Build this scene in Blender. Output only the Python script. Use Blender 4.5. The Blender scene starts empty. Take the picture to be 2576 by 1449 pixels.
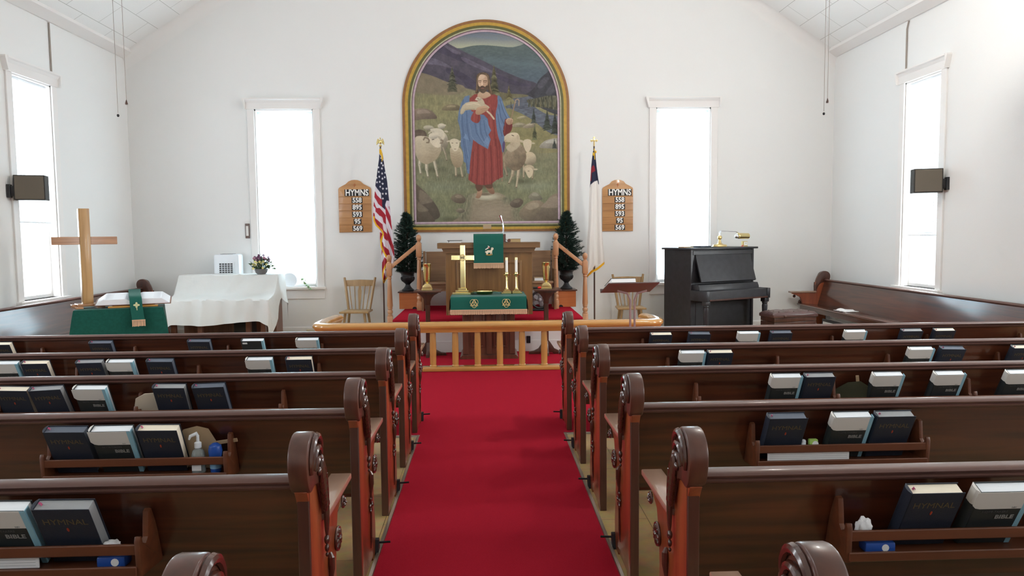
import bpy, bmesh, math, random
import numpy as np
from mathutils import Vector, Matrix
random.seed(7)
S = bpy.context.scene
COL = S.collection
PI = math.pi
EXPOSURE = -0.08
PWL, PWR, PWF = 130, 170, 130     # daylight through left, right, front windows (W)
FANE, FANW = 2.0, 260             # fan lamp

# ------------------------------------------------------------------ camera
def cam_setup():
    p, yaw, roll = .0714, .0344, -.0102
    f = Vector((math.sin(yaw)*math.cos(p), math.cos(yaw)*math.cos(p), -math.sin(p)))
    r0 = Vector((math.cos(yaw), -math.sin(yaw), 0)); u0 = r0.cross(f)
    r = math.cos(roll)*r0 + math.sin(roll)*u0
    u = -math.sin(roll)*r0 + math.cos(roll)*u0
    cd = bpy.data.cameras.new('camera'); co = bpy.data.objects.new('camera', cd); COL.objects.link(co)
    m = Matrix((( r.x, u.x, -f.x, 0), (r.y, u.y, -f.y, 0), (r.z, u.z, -f.z, 1.62), (0, 0, 0, 1)))
    co.matrix_world = m
    cd.sensor_width = 36; cd.lens = 1841.7/2576*36; cd.clip_start = .05
    S.camera = co
cam_setup()
S.view_settings.view_transform = 'Standard'; S.view_settings.look = 'None'
S.view_settings.gamma = 1; S.view_settings.use_curve_mapping = False
S.view_settings.exposure = EXPOSURE
S.cycles.max_bounces = 10; S.cycles.diffuse_bounces = 6

W = bpy.data.worlds.new('world'); S.world = W; W.use_nodes = True
W.node_tree.nodes['Background'].inputs[0].default_value = (.86, .93, 1, 1)
W.node_tree.nodes['Background'].inputs[1].default_value = 3.0

# room numbers
XL, XR, YF, YB = -5.72, 5.78, 12.1, -4.0
EAVE, SLOPE = 4.515, .645
XM = (XL+XR)/2; RIDGE = EAVE + (XR-XM)*SLOPE
SIDE_Y = [(9.2, 10.02), (5.9, 6.72), (2.6, 3.42), (-.7, .12)]
SZ0, SZ1 = .87, 3.65
FWIN = [(-3.71, -2.77), (2.81, 3.72)]
FZ0, FZ1 = .82, 3.69

def daylight(name, loc, rot, w, h, power, col=(1, .99, .97)):
    l = bpy.data.lights.new(name, 'AREA'); l.shape = 'RECTANGLE'; l.size = w; l.size_y = h
    l.energy = power; l.color = col
    o = bpy.data.objects.new(name, l); COL.objects.link(o); o.location = loc; o.rotation_euler = rot
    return o
for (a, b) in SIDE_Y:
    daylight('daylight', (XL-.27, (a+b)/2, (SZ0+SZ1)/2), (0, -PI/2, 0), SZ1-SZ0+.1, b-a+.1, PWL, (.86, .94, 1))
    daylight('daylight', (XR+.27, (a+b)/2, (SZ0+SZ1)/2), (0, PI/2, 0), SZ1-SZ0+.1, b-a+.1, PWR, (.92, .97, .98))
for (a, b) in FWIN:
    daylight('daylight', ((a+b)/2, YF+.27, (FZ0+FZ1)/2), (-PI/2, 0, 0), b-a+.1, FZ1-FZ0+.1, PWF, (.92, .97, 1))

# ------------------------------------------------------------------ materials
def mat(name, col, rough=.6, metal=0, coat=0, var=0, scale=8, bump=0, bscale=60, spec=.5, sheen=0, trans=0, emit=None, es=1, alpha=1):
    m = bpy.data.materials.new(name); m.use_nodes = True
    nt = m.node_tree; b = nt.nodes['Principled BSDF']
    b.inputs['Base Color'].default_value = (*col, 1); b.inputs['Roughness'].default_value = rough
    b.inputs['Metallic'].default_value = metal; b.inputs['Coat Weight'].default_value = coat
    b.inputs['Coat Roughness'].default_value = .12
    b.inputs['Specular IOR Level'].default_value = spec
    b.inputs['Sheen Weight'].default_value = sheen
    b.inputs['Transmission Weight'].default_value = trans
    if emit: b.inputs['Emission Color'].default_value = (*emit, 1); b.inputs['Emission Strength'].default_value = es
    if alpha < 1: b.inputs['Alpha'].default_value = alpha
    tc = nt.nodes.new('ShaderNodeTexCoord')
    if var:
        n = nt.nodes.new('ShaderNodeTexNoise'); n.inputs['Scale'].default_value = scale; n.inputs['Detail'].default_value = 4
        nt.links.new(tc.outputs['Object'], n.inputs['Vector'])
        r = nt.nodes.new('ShaderNodeValToRGB')
        r.color_ramp.elements[0].position = .3; r.color_ramp.elements[1].position = .7
        r.color_ramp.elements[0].color = (*[c*(1-var) for c in col], 1)
        r.color_ramp.elements[1].color = (*[min(1, c*(1+var)) for c in col], 1)
        nt.links.new(n.outputs['Fac'], r.inputs['Fac']); nt.links.new(r.outputs['Color'], b.inputs['Base Color'])
    if bump:
        n2 = nt.nodes.new('ShaderNodeTexNoise'); n2.inputs['Scale'].default_value = bscale; n2.inputs['Detail'].default_value = 3
        nt.links.new(tc.outputs['Object'], n2.inputs['Vector'])
        bp = nt.nodes.new('ShaderNodeBump'); bp.inputs['Strength'].default_value = bump; bp.inputs['Distance'].default_value = .004
        nt.links.new(n2.outputs['Fac'], bp.inputs['Height']); nt.links.new(bp.outputs['Normal'], b.inputs['Normal'])
    return m

def wood(name, dark, light, axis='x', rough=.32, coat=.35, stretch=.06, scale=22):
    m = bpy.data.materials.new(name); m.use_nodes = True
    nt = m.node_tree; b = nt.nodes['Principled BSDF']
    b.inputs['Roughness'].default_value = rough; b.inputs['Coat Weight'].default_value = coat; b.inputs['Coat Roughness'].default_value = .11
    tc = nt.nodes.new('ShaderNodeTexCoord'); mp = nt.nodes.new('ShaderNodeMapping')
    sc = [scale]*3; sc['xyz'.index(axis)] = scale*stretch; mp.inputs['Scale'].default_value = sc
    nt.links.new(tc.outputs['Object'], mp.inputs['Vector'])
    n = nt.nodes.new('ShaderNodeTexNoise'); n.inputs['Scale'].default_value = 1; n.inputs['Detail'].default_value = 6; n.inputs['Distortion'].default_value = .6
    nt.links.new(mp.outputs['Vector'], n.inputs['Vector'])
    n3 = nt.nodes.new('ShaderNodeTexNoise'); n3.inputs['Scale'].default_value = .16; n3.inputs['Detail'].default_value = 3
    nt.links.new(mp.outputs['Vector'], n3.inputs['Vector'])
    mx = nt.nodes.new('ShaderNodeMath'); mx.operation = 'ADD'
    m5 = nt.nodes.new('ShaderNodeMath'); m5.operation = 'MULTIPLY'; m5.inputs[1].default_value = .55
    m6 = nt.nodes.new('ShaderNodeMath'); m6.operation = 'MULTIPLY'; m6.inputs[1].default_value = .45
    nt.links.new(n.outputs['Fac'], m5.inputs[0]); nt.links.new(n3.outputs['Fac'], m6.inputs[0])
    nt.links.new(m5.outputs[0], mx.inputs[0]); nt.links.new(m6.outputs[0], mx.inputs[1])
    r = nt.nodes.new('ShaderNodeValToRGB'); r.color_ramp.elements[0].position = .36; r.color_ramp.elements[1].position = .64
    r.color_ramp.elements[0].color = (*dark, 1); r.color_ramp.elements[1].color = (*light, 1)
    nt.links.new(mx.outputs[0], r.inputs['Fac']); nt.links.new(r.outputs['Color'], b.inputs['Base Color'])
    return m

def paint_mat(name, rough=.7, spec=.3, attr='paint'):
    m = bpy.data.materials.new(name); m.use_nodes = True
    nt = m.node_tree; b = nt.nodes['Principled BSDF']; b.inputs['Roughness'].default_value = rough
    b.inputs['Specular IOR Level'].default_value = spec
    a = nt.nodes.new('ShaderNodeAttribute'); a.attribute_name = attr
    nt.links.new(a.outputs['Color'], b.inputs['Base Color'])
    return m

def tile_mat():
    m = bpy.data.materials.new('ceiling_tile'); m.use_nodes = True
    nt = m.node_tree; b = nt.nodes['Principled BSDF']; b.inputs['Roughness'].default_value = .75
    tc = nt.nodes.new('ShaderNodeTexCoord'); sp = nt.nodes.new('ShaderNodeSeparateXYZ'); cb = nt.nodes.new('ShaderNodeCombineXYZ')
    nt.links.new(tc.outputs['Object'], sp.inputs[0])
    mu = nt.nodes.new('ShaderNodeMath'); mu.operation = 'MULTIPLY'; mu.inputs[1].default_value = 1.19
    nt.links.new(sp.outputs['X'], mu.inputs[0])
    nt.links.new(sp.outputs['Y'], cb.inputs['X']); nt.links.new(mu.outputs[0], cb.inputs['Y'])
    br = nt.nodes.new('ShaderNodeTexBrick'); br.inputs['Scale'].default_value = 1
    br.inputs['Brick Width'].default_value = .8; br.inputs['Row Height'].default_value = .405
    br.inputs['Mortar Size'].default_value = .0035; br.inputs['Mortar Smooth'].default_value = .2
    br.inputs['Color1'].default_value = (.86, .87, .86, 1); br.inputs['Color2'].default_value = (.84, .85, .84, 1)
    br.inputs['Mortar'].default_value = (.42, .42, .40, 1)
    nt.links.new(cb.outputs[0], br.inputs['Vector']); nt.links.new(br.outputs['Color'], b.inputs['Base Color'])
    n = nt.nodes.new('ShaderNodeTexNoise'); n.inputs['Scale'].default_value = 45; nt.links.new(tc.outputs['Object'], n.inputs['Vector'])
    bp = nt.nodes.new('ShaderNodeBump'); bp.inputs['Strength'].default_value = .25; bp.inputs['Distance'].default_value = .004
    nt.links.new(n.outputs['Fac'], bp.inputs['Height']); nt.links.new(bp.outputs['Normal'], b.inputs['Normal'])
    return m

def floor_mat():
    m = bpy.data.materials.new('floor_boards'); m.use_nodes = True
    nt = m.node_tree; b = nt.nodes['Principled BSDF']; b.inputs['Roughness'].default_value = .4
    tc = nt.nodes.new('ShaderNodeTexCoord'); mp = nt.nodes.new('ShaderNodeMapping'); mp.inputs['Rotation'].default_value = (0, 0, PI/2)
    nt.links.new(tc.outputs['Object'], mp.inputs['Vector'])
    br = nt.nodes.new('ShaderNodeTexBrick'); br.inputs['Scale'].default_value = 1
    br.inputs['Brick Width'].default_value = .9; br.inputs['Row Height'].default_value = .3; br.inputs['Mortar Size'].default_value = .002
    br.inputs['Color1'].default_value = (.62, .43, .19, 1); br.inputs['Color2'].default_value = (.54, .37, .17, 1); br.inputs['Mortar'].default_value = (.2, .13, .06, 1)
    nt.links.new(mp.outputs['Vector'], br.inputs['Vector'])
    n = nt.nodes.new('ShaderNodeTexNoise'); n.inputs['Scale'].default_value = 14; n.inputs['Detail'].default_value = 4
    nt.links.new(tc.outputs['Object'], n.inputs['Vector'])
    mx = nt.nodes.new('ShaderNodeMix'); mx.data_type = 'RGBA'; mx.blend_type = 'MULTIPLY'; mx.inputs['Factor'].default_value = .5
    nt.links.new(br.outputs['Color'], mx.inputs['A']); nt.links.new(n.outputs['Color'], mx.inputs['B'])
    nt.links.new(mx.outputs['Result'], b.inputs['Base Color'])
    return m

def glass_mat():
    m = bpy.data.materials.new('window_glass'); m.use_nodes = True
    nt = m.node_tree; nt.nodes.remove(nt.nodes['Principled BSDF']); out = nt.nodes['Material Output']
    t = nt.nodes.new('ShaderNodeBsdfTransparent'); g = nt.nodes.new('ShaderNodeBsdfGlossy'); g.inputs['Roughness'].default_value = .05
    mx = nt.nodes.new('ShaderNodeMixShader'); mx.inputs[0].default_value = .05
    nt.links.new(t.outputs[0], mx.inputs[1]); nt.links.new(g.outputs[0], mx.inputs[2])
    nt.links.new(mx.outputs[0], out.inputs['Surface'])
    return m

def blind_mat(f=.3):
    m = bpy.data.materials.new('blind_slat'); m.use_nodes = True
    nt = m.node_tree; b = nt.nodes['Principled BSDF']; b.inputs['Base Color'].default_value = (.8, .84, .86, 1)
    out = nt.nodes['Material Output']; t = nt.nodes.new('ShaderNodeBsdfTranslucent'); t.inputs['Color'].default_value = (.75, .84, .88, 1)
    mx = nt.nodes.new('ShaderNodeMixShader'); mx.inputs[0].default_value = f
    nt.links.new(b.outputs[0], mx.inputs[1]); nt.links.new(t.outputs[0], mx.inputs[2]); nt.links.new(mx.outputs[0], out.inputs['Surface'])
    return m

def carpet_mat():
    m = mat('red_carpet', (.36, .016, .031), rough=1, var=.22, scale=420, bump=.6, bscale=600, spec=.0)
    return m

MT = {}
MT['wall'] = mat('wall_paint', (.79, .797, .79), rough=.8, bump=.25, bscale=160, spec=.2)
MT['trim'] = mat('trim_paint', (.80, .785, .77), rough=.4)
MT['ceiling'] = tile_mat(); MT['cove'] = mat('cove_plaster', (.8, .8, .79), rough=.85)
MT['floor'] = floor_mat(); MT['carpet'] = carpet_mat(); MT['glass'] = glass_mat(); MT['blind'] = blind_mat(); MT['shade'] = blind_mat(.85); MT['closed_blind'] = blind_mat(.016)
MT['pew'] = wood('pew_walnut', (.032, .009, .005), (.128, .033, .012), 'x', rough=.33, coat=.9)
MT['pewrail'] = wood('pew_rail_sheen_wood', (.07, .029, .022), (.12, .05, .037), 'x', rough=.5, coat=.15)  # mauve reflection along the rail tops is mixed into this wood colour
MT['pewend'] = wood('pew_end_mahogany', (.20, .040, .014), (.36, .085, .026), 'z', rough=.28, coat=.45)
MT['pewedge'] = wood('pew_end_edge', (.055, .020, .013), (.11, .038, .022), 'z', rough=.35, coat=.3)
MT['pewcarve'] = wood('pew_carving', (.04, .013, .009), (.085, .026, .016), 'z', rough=.2, coat=.6)
MT['arm'] = wood('armrest_sheen_wood', (.28, .17, .12), (.38, .24, .17), 'y', rough=.3, coat=1)  # paled base colour stands in for window reflections on the arms
MT['rack'] = wood('rack_wood', (.07, .022, .009), (.15, .045, .017), 'x', rough=.4, coat=.2)
MT['oak'] = wood('rail_oak', (.42, .2, .05), (.60, .31, .085), 'x', rough=.22, coat=.7)
MT['oakz'] = wood('baluster_oak', (.40, .2, .05), (.56, .3, .09), 'z', rough=.25, coat=.6)
MT['newel'] = wood('newel_maple', (.42, .20, .095), (.54, .28, .14), 'z', rough=.35, coat=.3)
MT['newelx'] = wood('handrail_maple', (.42, .20, .095), (.54, .28, .14), 'x', rough=.35, coat=.3)
MT['pulpit'] = wood('pulpit_oak', (.12, .056, .016), (.225, .115, .038), 'z', rough=.4, coat=.2)
MT['pulpitx'] = wood('pulpit_oak_cap', (.11, .05, .018), (.20, .105, .042), 'x', rough=.35, coat=.3)
MT['bench'] = wood('settle_oak', (.17, .085, .036), (.27, .15, .07), 'x', rough=.45, coat=.15)
MT['altar'] = wood('altar_walnut', (.075, .027, .016), (.16, .06, .035), 'z', rough=.35, coat=.3)
MT['stand'] = wood('stand_walnut', (.045, .018, .012), (.10, .04, .025), 'z', rough=.3, coat=.4)
MT['orange'] = wood('plant_box_maple', (.42, .12, .03), (.56, .18, .05), 'x', rough=.45, coat=.15)
MT['hymn'] = wood('hymn_board_oak', (.38, .18, .065), (.54, .28, .11), 'x', rough=.4, coat=.3)
MT['cross'] = wood('oak_cross', (.33, .18, .07), (.52, .32, .14), 'z', rough=.35, coat=.3)
MT['crossx'] = wood('oak_cross_arm', (.26, .11, .045), (.48, .25, .12), 'x', rough=.35, coat=.3)
MT['chair'] = wood('chair_maple', (.30, .18, .075), (.42, .27, .12), 'z', rough=.4, coat=.2)
MT['organ'] = wood('organ_walnut', (.10, .035, .02), (.2, .08, .045), 'z', rough=.4, coat=.2)
MT['black_wood'] = mat('ebonised_wood', (.022, .022, .026), rough=.42, var=.25, scale=12)
MT['brass'] = mat('polished_brass', (.82, .68, .32), rough=.17, metal=1)
MT['brass_soft'] = mat('satin_brass', (.72, .56, .26), rough=.32, metal=1)
MT['brass_vase'] = mat('vase_brass', (.80, .64, .28), rough=.23, metal=1)
MT['gold_thread'] = mat('gold_thread', (.62, .50, .22), rough=.6)
MT['green'] = mat('green_paraments', (.012, .098, .075), rough=.9, var=.12, scale=300, sheen=.1, spec=.15)
MT['green_dark'] = mat('green_velvet', (.008, .078, .058), rough=.9, var=.15, scale=30, sheen=.15, spec=.15)
MT['fringe'] = mat('fringe_tan', (.66, .42, .27), rough=.9)
MT['white_cloth'] = mat('white_table_linen', (.66, .67, .65), rough=.75, bump=1, bscale=11)
MT['white'] = mat('white_plastic', (.78, .82, .86), rough=.35)
MT['black'] = mat('black_plastic', (.012, .012, .014), rough=.4)
MT['iron'] = mat('black_iron', (.015, .015, .018), rough=.4, metal=.4)
MT['olive_plastic'] = mat('olive_plastic', (.07, .075, .05), rough=.25)
MT['urn'] = mat('black_urn', (.018, .02, .024), rough=.35)
MT['chrome'] = mat('chrome', (.85, .86, .9), rough=.12, metal=1)
MT['edge_metal'] = mat('carpet_edge_aluminium', (.6, .55, .45), rough=.35, metal=1)
MT['wax'] = mat('white_wax', (.88, .87, .82), rough=.5)
MT['needle'] = mat('pine_needle', (.015, .045, .033), rough=.7, var=.5, scale=30)
MT['bark'] = mat('pine_branch', (.05, .03, .02), rough=.9)
MT['leaf'] = mat('leaf', (.05, .10, .035), rough=.6, var=.4, scale=20)
MT['navy'] = mat('navy_cover', (.012, .018, .034), rough=.55, bump=.3, bscale=400)
MT['dark_cover'] = mat('bible_cover', (.018, .024, .026), rough=.5)
MT['cream'] = mat('cream_pages', (.82, .74, .6), rough=.8)
MT['grey_pages'] = mat('grey_pages', (.30, .31, .32), rough=.7)
MT['dark_pages'] = mat('dark_pages', (.11, .13, .17), rough=.7)
MT['white_pages'] = mat('white_pages', (.80, .84, .88), rough=.7)
MT['jacket'] = mat('white_jacket', (.66, .64, .61), rough=.5)
MT['blue_strip'] = mat('light_blue_strip', (.25, .47, .58), rough=.5)
MT['gold_ink'] = mat('gold_ink', (.11, .08, .035), rough=.5)
MT['grey_ink'] = mat('grey_ink', (.26, .26, .25), rough=.5)
MT['dim_ink'] = mat('dim_ink', (.07, .075, .08), rough=.5)
MT['red_ink'] = mat('red_ink', (.35, .04, .015), rough=.5)
MT['ribbon'] = mat('ribbon', (.35, .04, .12), rough=.6)
MT['paper'] = mat('paper', (.78, .78, .78), rough=.8)
MT['tissue'] = mat('tissue', (.82, .82, .84), rough=.9)
MT['blue_plastic'] = mat('blue_plastic', (.02, .08, .36), rough=.25)
MT['speaker'] = mat('speaker_grille', (.14, .12, .095), rough=.9, var=.3, scale=300)
MT['speaker_box'] = mat('speaker_case', (.03, .028, .025), rough=.6)
MT['leather'] = mat('oxblood_leather', (.09, .045, .04), rough=.3, coat=.2, bump=.4, bscale=40)
MT['tan'] = mat('tan_card', (.42, .3, .18), rough=.7)
MT['cord'] = mat('pull_cord', (.33, .29, .26), rough=.7)
MT['card_black'] = mat('card_black', (.01, .01, .012), rough=.6)
MT['card_white'] = mat('card_white', (.9, .9, .88), rough=.6)

# ------------------------------------------------------------------ mesh builder
class M:
    def __init__(s): s.b = bmesh.new()
    def _bev(s, vs, w, seg=1):
        if w:
            es = list({e for v in vs for e in v.link_edges})
            bmesh.ops.bevel(s.b, geom=es, offset=w, segments=seg, affect='EDGES', profile=.5)
    def box(s, x0, x1, y0, y1, z0, z1, bev=0, mtx=None):
        vs = [s.b.verts.new(p) for p in [(x0, y0, z0), (x1, y0, z0), (x1, y1, z0), (x0, y1, z0), (x0, y0, z1), (x1, y0, z1), (x1, y1, z1), (x0, y1, z1)]]
        if mtx:
            for v in vs: v.co = mtx @ v.co
        fl = [(0, 3, 2, 1), (4, 5, 6, 7), (0, 1, 5, 4), (1, 2, 6, 5), (2, 3, 7, 6), (3, 0, 4, 7)]
        for f in fl: s.b.faces.new([vs[i] for i in f])
        s._bev(vs, bev, 2 if bev > .004 else 1); return s
    def prism(s, pts, axis, a, b, bev=0, mtx=None):
        def P(p, t):
            q = {'x': (t, p[0], p[1]), 'y': (p[0], t, p[1]), 'z': (p[0], p[1], t)}[axis]
            return mtx @ Vector(q) if mtx else q
        A = [s.b.verts.new(P(p, a)) for p in pts]; B = [s.b.verts.new(P(p, b)) for p in pts]
        n = len(pts)
        f1 = s.b.faces.new(A); f2 = s.b.faces.new(list(reversed(B)))
        fs = [f1, f2]
        for i in range(n):
            j = (i+1) % n; fs.append(s.b.faces.new([A[j], A[i], B[i], B[j]]))
        bmesh.ops.recalc_face_normals(s.b, faces=fs)
        if bev:
            es = list(f1.edges)+list(f2.edges)
            bmesh.ops.bevel(s.b, geom=es, offset=bev, segments=2, affect='EDGES', profile=.5)
        return s
    def tube(s, pts, r, seg=8, caps=True, closed=False):
        pts = [Vector(p) for p in pts]; n = len(pts)
        rs = r if isinstance(r, (list, tuple)) else [r]*n
        rings = []; prev = None
        for i in range(n):
            if closed: d = pts[(i+1) % n]-pts[i-1]
            else: d = (pts[min(i+1, n-1)]-pts[max(i-1, 0)])
            d.normalize()
            if prev is None:
                a = Vector((0, 0, 1)) if abs(d.z) < .9 else Vector((1, 0, 0))
                u = d.cross(a).normalized()
            else:
                u = (prev - d*prev.dot(d)); u = u.normalized() if u.length > 1e-6 else d.orthogonal().normalized()
            prev = u; v = d.cross(u)
            rings.append([s.b.verts.new(pts[i]+(u*math.cos(2*PI*k/seg)+v*math.sin(2*PI*k/seg))*rs[i]) for k in range(seg)])
        m = n if closed else n-1
        for i in range(m):
            A, B = rings[i], rings[(i+1) % n]
            for k in range(seg): s.b.faces.new([A[k], A[(k+1) % seg], B[(k+1) % seg], B[k]])
        if caps and not closed:
            s.b.faces.new(list(reversed(rings[0]))); s.b.faces.new(rings[-1])
        return s
    def lathe(s, prof, c=(0, 0, 0), seg=24, mtx=None, sy=1):
        rings = []
        for (r, z) in prof:
            ring = []
            for k in range(seg):
                p = Vector((c[0]+r*math.cos(2*PI*k/seg), c[1]+r*sy*math.sin(2*PI*k/seg), c[2]+z))
                ring.append(s.b.verts.new(mtx @ p if mtx else p))
            rings.append(ring)
        for A, B in zip(rings, rings[1:]):
            for k in range(seg): s.b.faces.new([A[k], A[(k+1) % seg], B[(k+1) % seg], B[k]])
        s.b.faces.new(list(reversed(rings[0]))); s.b.faces.new(rings[-1])
        return s
    def ell(s, c, r, seg=14, rings=8, mtx=None):
        g = bmesh.ops.create_uvsphere(s.b, u_segments=seg, v_segments=rings, radius=1)
        for v in g['verts']:
            p = Vector((v.co.x*r[0], v.co.y*r[1], v.co.z*r[2]))
            if mtx: p = mtx @ p
            v.co = p+Vector(c)
        return s
    def surf(s, G, close=False):
        V = [[s.b.verts.new(p) for p in row] for row in G]
        nv = len(V[0])
        for A, B in zip(V, V[1:]):
            for k in range(nv if close else nv-1): s.b.faces.new([A[k], A[(k+1) % nv], B[(k+1) % nv], B[k]])
        return s
    def mesh(s, name, m, smooth=True, ang=35):
        bmesh.ops.remove_doubles(s.b, verts=s.b.verts, dist=1e-6) if False else None
        me = bpy.data.meshes.new(name); s.b.to_mesh(me); s.b.free()
        for mm in (m if isinstance(m, (list, tuple)) else [m]): me.materials.append(mm)
        if smooth:
            me.polygons.foreach_set('use_smooth', [True]*len(me.polygons))
            me.set_sharp_from_angle(angle=math.radians(ang))
        return me

def link(name, me, parent=None, loc=None, rot=None, label=None):
    o = bpy.data.objects.new(name, me); COL.objects.link(o)
    if parent: o.parent = parent
    if loc: o.location = loc
    if rot: o.rotation_euler = rot
    if label: o['label'] = label
    return o
def part(parent, name, mb, m, loc=None, rot=None, label=None, smooth=True, ang=35):
    me = mb.mesh(name, MT[m] if isinstance(m, str) else m, smooth, ang)
    return link(name, me, parent, loc, rot, label)
def thing(name, label, cat, loc=(0, 0, 0), rz=0, group=None, rot=None):
    o = bpy.data.objects.new(name, None); COL.objects.link(o); o.empty_display_size = .1
    o.location = loc; o.rotation_euler = rot or (0, 0, rz)
    o['label'] = label; o['category'] = cat
    if group: o['group'] = group
    return o
def tag(o, label, cat, group=None):
    o['label'] = label; o['category'] = cat
    if group: o['group'] = group
    return o
def single(name, label, cat, mb, m, loc=(0, 0, 0), rot=None, group=None):
    return tag(part(None, name, mb, m, loc, rot), label, cat, group)
def struct(name, mb, m, **k):
    o = part(None, name, mb, m, **k); o['kind'] = 'structure'; return o
def copy_tree(src, parent=None):
    c = src.copy(); COL.objects.link(c)
    if parent: c.parent = parent
    for ch in list(src.children): copy_tree(ch, c)
    return c
TXT = {}
def text_mesh(s, size, m, ext=.0004, off=0, align='CENTER', sx=1):
    k = (s, size, m, ext, off, sx)
    if k in TXT: return TXT[k]
    cu = bpy.data.curves.new('lettering', 'FONT'); cu.body = s; cu.size = size; cu.extrude = ext; cu.offset = off
    cu.align_x = align; cu.align_y = 'CENTER'; cu.resolution_u = 3
    o = bpy.data.objects.new('lettering', cu); COL.objects.link(o)
    dg = bpy.context.evaluated_depsgraph_get(); dg.update()
    me = bpy.data.meshes.new_from_object(o.evaluated_get(dg))
    bpy.data.objects.remove(o); bpy.data.curves.remove(cu)
    me.materials.clear(); me.materials.append(MT[m])
    for v in me.vertices: v.co.x *= sx
    TXT[k] = me; return me
def letters(parent, name, s, size, m, loc, off=0, sx=1, ext=.0004, rot=(PI/2, 0, 0)):
    return link(name, text_mesh(s, size, m, ext, off, 'CENTER', sx), parent, loc, rot)
def hash2(i, j):
    return (math.sin(i*127.1+j*311.7)*43758.5453) % 1
# ------------------------------------------------------------------ painter (colours of painted or dyed surfaces)
def vnoise(h, w, cell, rng):
    gh, gw = int(h/cell)+3, int(w/cell)+3
    g = rng.random((gh, gw)); y = np.arange(h)/cell; x = np.arange(w)/cell
    yi = y.astype(int); xi = x.astype(int); fy = (y-yi)[:, None]; fx = (x-xi)[None]
    fy = fy*fy*(3-2*fy); fx = fx*fx*(3-2*fx)
    a = g[yi][:, xi]; b = g[yi][:, xi+1]; c = g[yi+1][:, xi]; d = g[yi+1][:, xi+1]
    return (a*(1-fx)+b*fx)*(1-fy)+(c*(1-fx)+d*fx)*fy
def smooth_poly(p, n=5):
    p = np.array(p, float); out = []
    N = len(p)
    for i in range(N):
        a, b, c, d = p[i-1], p[i], p[(i+1) % N], p[(i+2) % N]
        for t in np.linspace(0, 1, n, endpoint=False):
            out.append(.5*((2*b)+(-a+c)*t+(2*a-5*b+4*c-d)*t*t+(-a+3*b-3*c+d)*t**3))
    return np.array(out)
class Canvas:
    def __init__(s, X, Y, base, px=1.0, seed=1):
        s.X, s.Y = X, Y; s.C = np.zeros(X.shape+(3,))+np.array(base, float); s.px = px
        rng = np.random.default_rng(seed); h, w = X.shape
        s.n = .5*vnoise(h, w, 12, rng)+.3*vnoise(h, w, 4, rng)+.2*vnoise(h, w, 2, rng)
        s.nf = vnoise(h, w, 1.6, rng); s.nh = vnoise(h, w//3+1, 2.2, rng).repeat(3, 1)[:, :w]
        s.nv = vnoise(h//3+1, w, 2.2, rng).repeat(3, 0)[:h]
    def mask(s, p):
        p = np.asarray(p, float); m = np.zeros(s.X.shape)
        bx = (s.X > p[:, 0].min()-2*s.px) & (s.X < p[:, 0].max()+2*s.px) & (s.Y > p[:, 1].min()-2*s.px) & (s.Y < p[:, 1].max()+2*s.px)
        ys, xs = np.where(bx)
        if len(ys) == 0: return m
        X = s.X[ys, xs]; Y = s.Y[ys, xs]; acc = np.zeros(len(X))
        for ox, oy in ((-.25, -.25), (.25, -.25), (-.25, .25), (.25, .25)):
            x = X+ox*s.px; y = Y+oy*s.px; ins = np.zeros(len(X), bool)
            for (x1, y1), (x2, y2) in zip(p, np.roll(p, -1, 0)):
                if y1 == y2: continue
                c = ((y1 > y) != (y2 > y)) & (x < (x2-x1)*(y-y1)/(y2-y1)+x1); ins ^= c
            acc += ins*.25
        m[ys, xs] = acc; return m
    def lay(s, m, col, col2=None, g=(0, 1), noise=0, tex='n', a=1, f=None):
        col = np.array(col, float); L = s.X.shape
        c = np.zeros(L+(3,))+col
        if col2 is not None:
            w = m > 0
            if w.any():
                d = s.X*g[0]+s.Y*g[1]; lo, hi = d[w].min(), d[w].max(); t = np.clip((d-lo)/(hi-lo+1e-9), 0, 1)[..., None]
                c = col*(1-t)+np.array(col2, float)*t
        if f is not None: c = c*f[..., None]
        if noise: c = c*(1+noise*(getattr(s, tex)-.5)*2)[..., None]
        k = (m*a)[..., None]; s.C = s.C*(1-k)+c*k
    def poly(s, p, col, sm=True, **k):
        s.lay(s.mask(smooth_poly(p) if sm else p), col, **k)
    def ell(s, cx, cy, rx, ry, col, ang=0, shade=0, soft=0, **k):
        ca, sa = math.cos(math.radians(ang)), math.sin(math.radians(ang))
        dx, dy = s.X-cx, s.Y-cy; u = (dx*ca+dy*sa)/rx; v = (-dx*sa+dy*ca)/ry
        d = np.sqrt(u*u+v*v); e = max(s.px/min(rx, ry), soft)
        m = np.clip((1-d)/e+.5, 0, 1) if not soft else np.clip((1-d)/soft, 0, 1)
        s.lay(m, col, f=(1-shade*np.clip(.25+.9*v+.35*u, 0, 1)) if shade else None, **k)
    def line(s, pts, w, col, a=1):
        m = np.zeros(s.X.shape)
        for (x1, y1), (x2, y2) in zip(pts, pts[1:]):
            dx, dy = x2-x1, y2-y1; L = dx*dx+dy*dy+1e-9
            t = np.clip(((s.X-x1)*dx+(s.Y-y1)*dy)/L, 0, 1); d = np.hypot(s.X-x1-t*dx, s.Y-y1-t*dy)
            m = np.maximum(m, np.clip((w/2-d)/s.px+.5, 0, 1))
        s.lay(m, col, a=a)
    def write(s, me, gain=1.0):
        c = np.clip(s.C.reshape(-1, 3)/255, 0, 1); c = np.where(c <= .04045, c/12.92, ((c+.055)/1.055)**2.4)*gain
        at = me.color_attributes.new('paint', 'FLOAT_COLOR', 'POINT')
        at.data.foreach_set('color', np.hstack([c, np.ones((len(c), 1))]).astype(np.float32).ravel())

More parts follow.
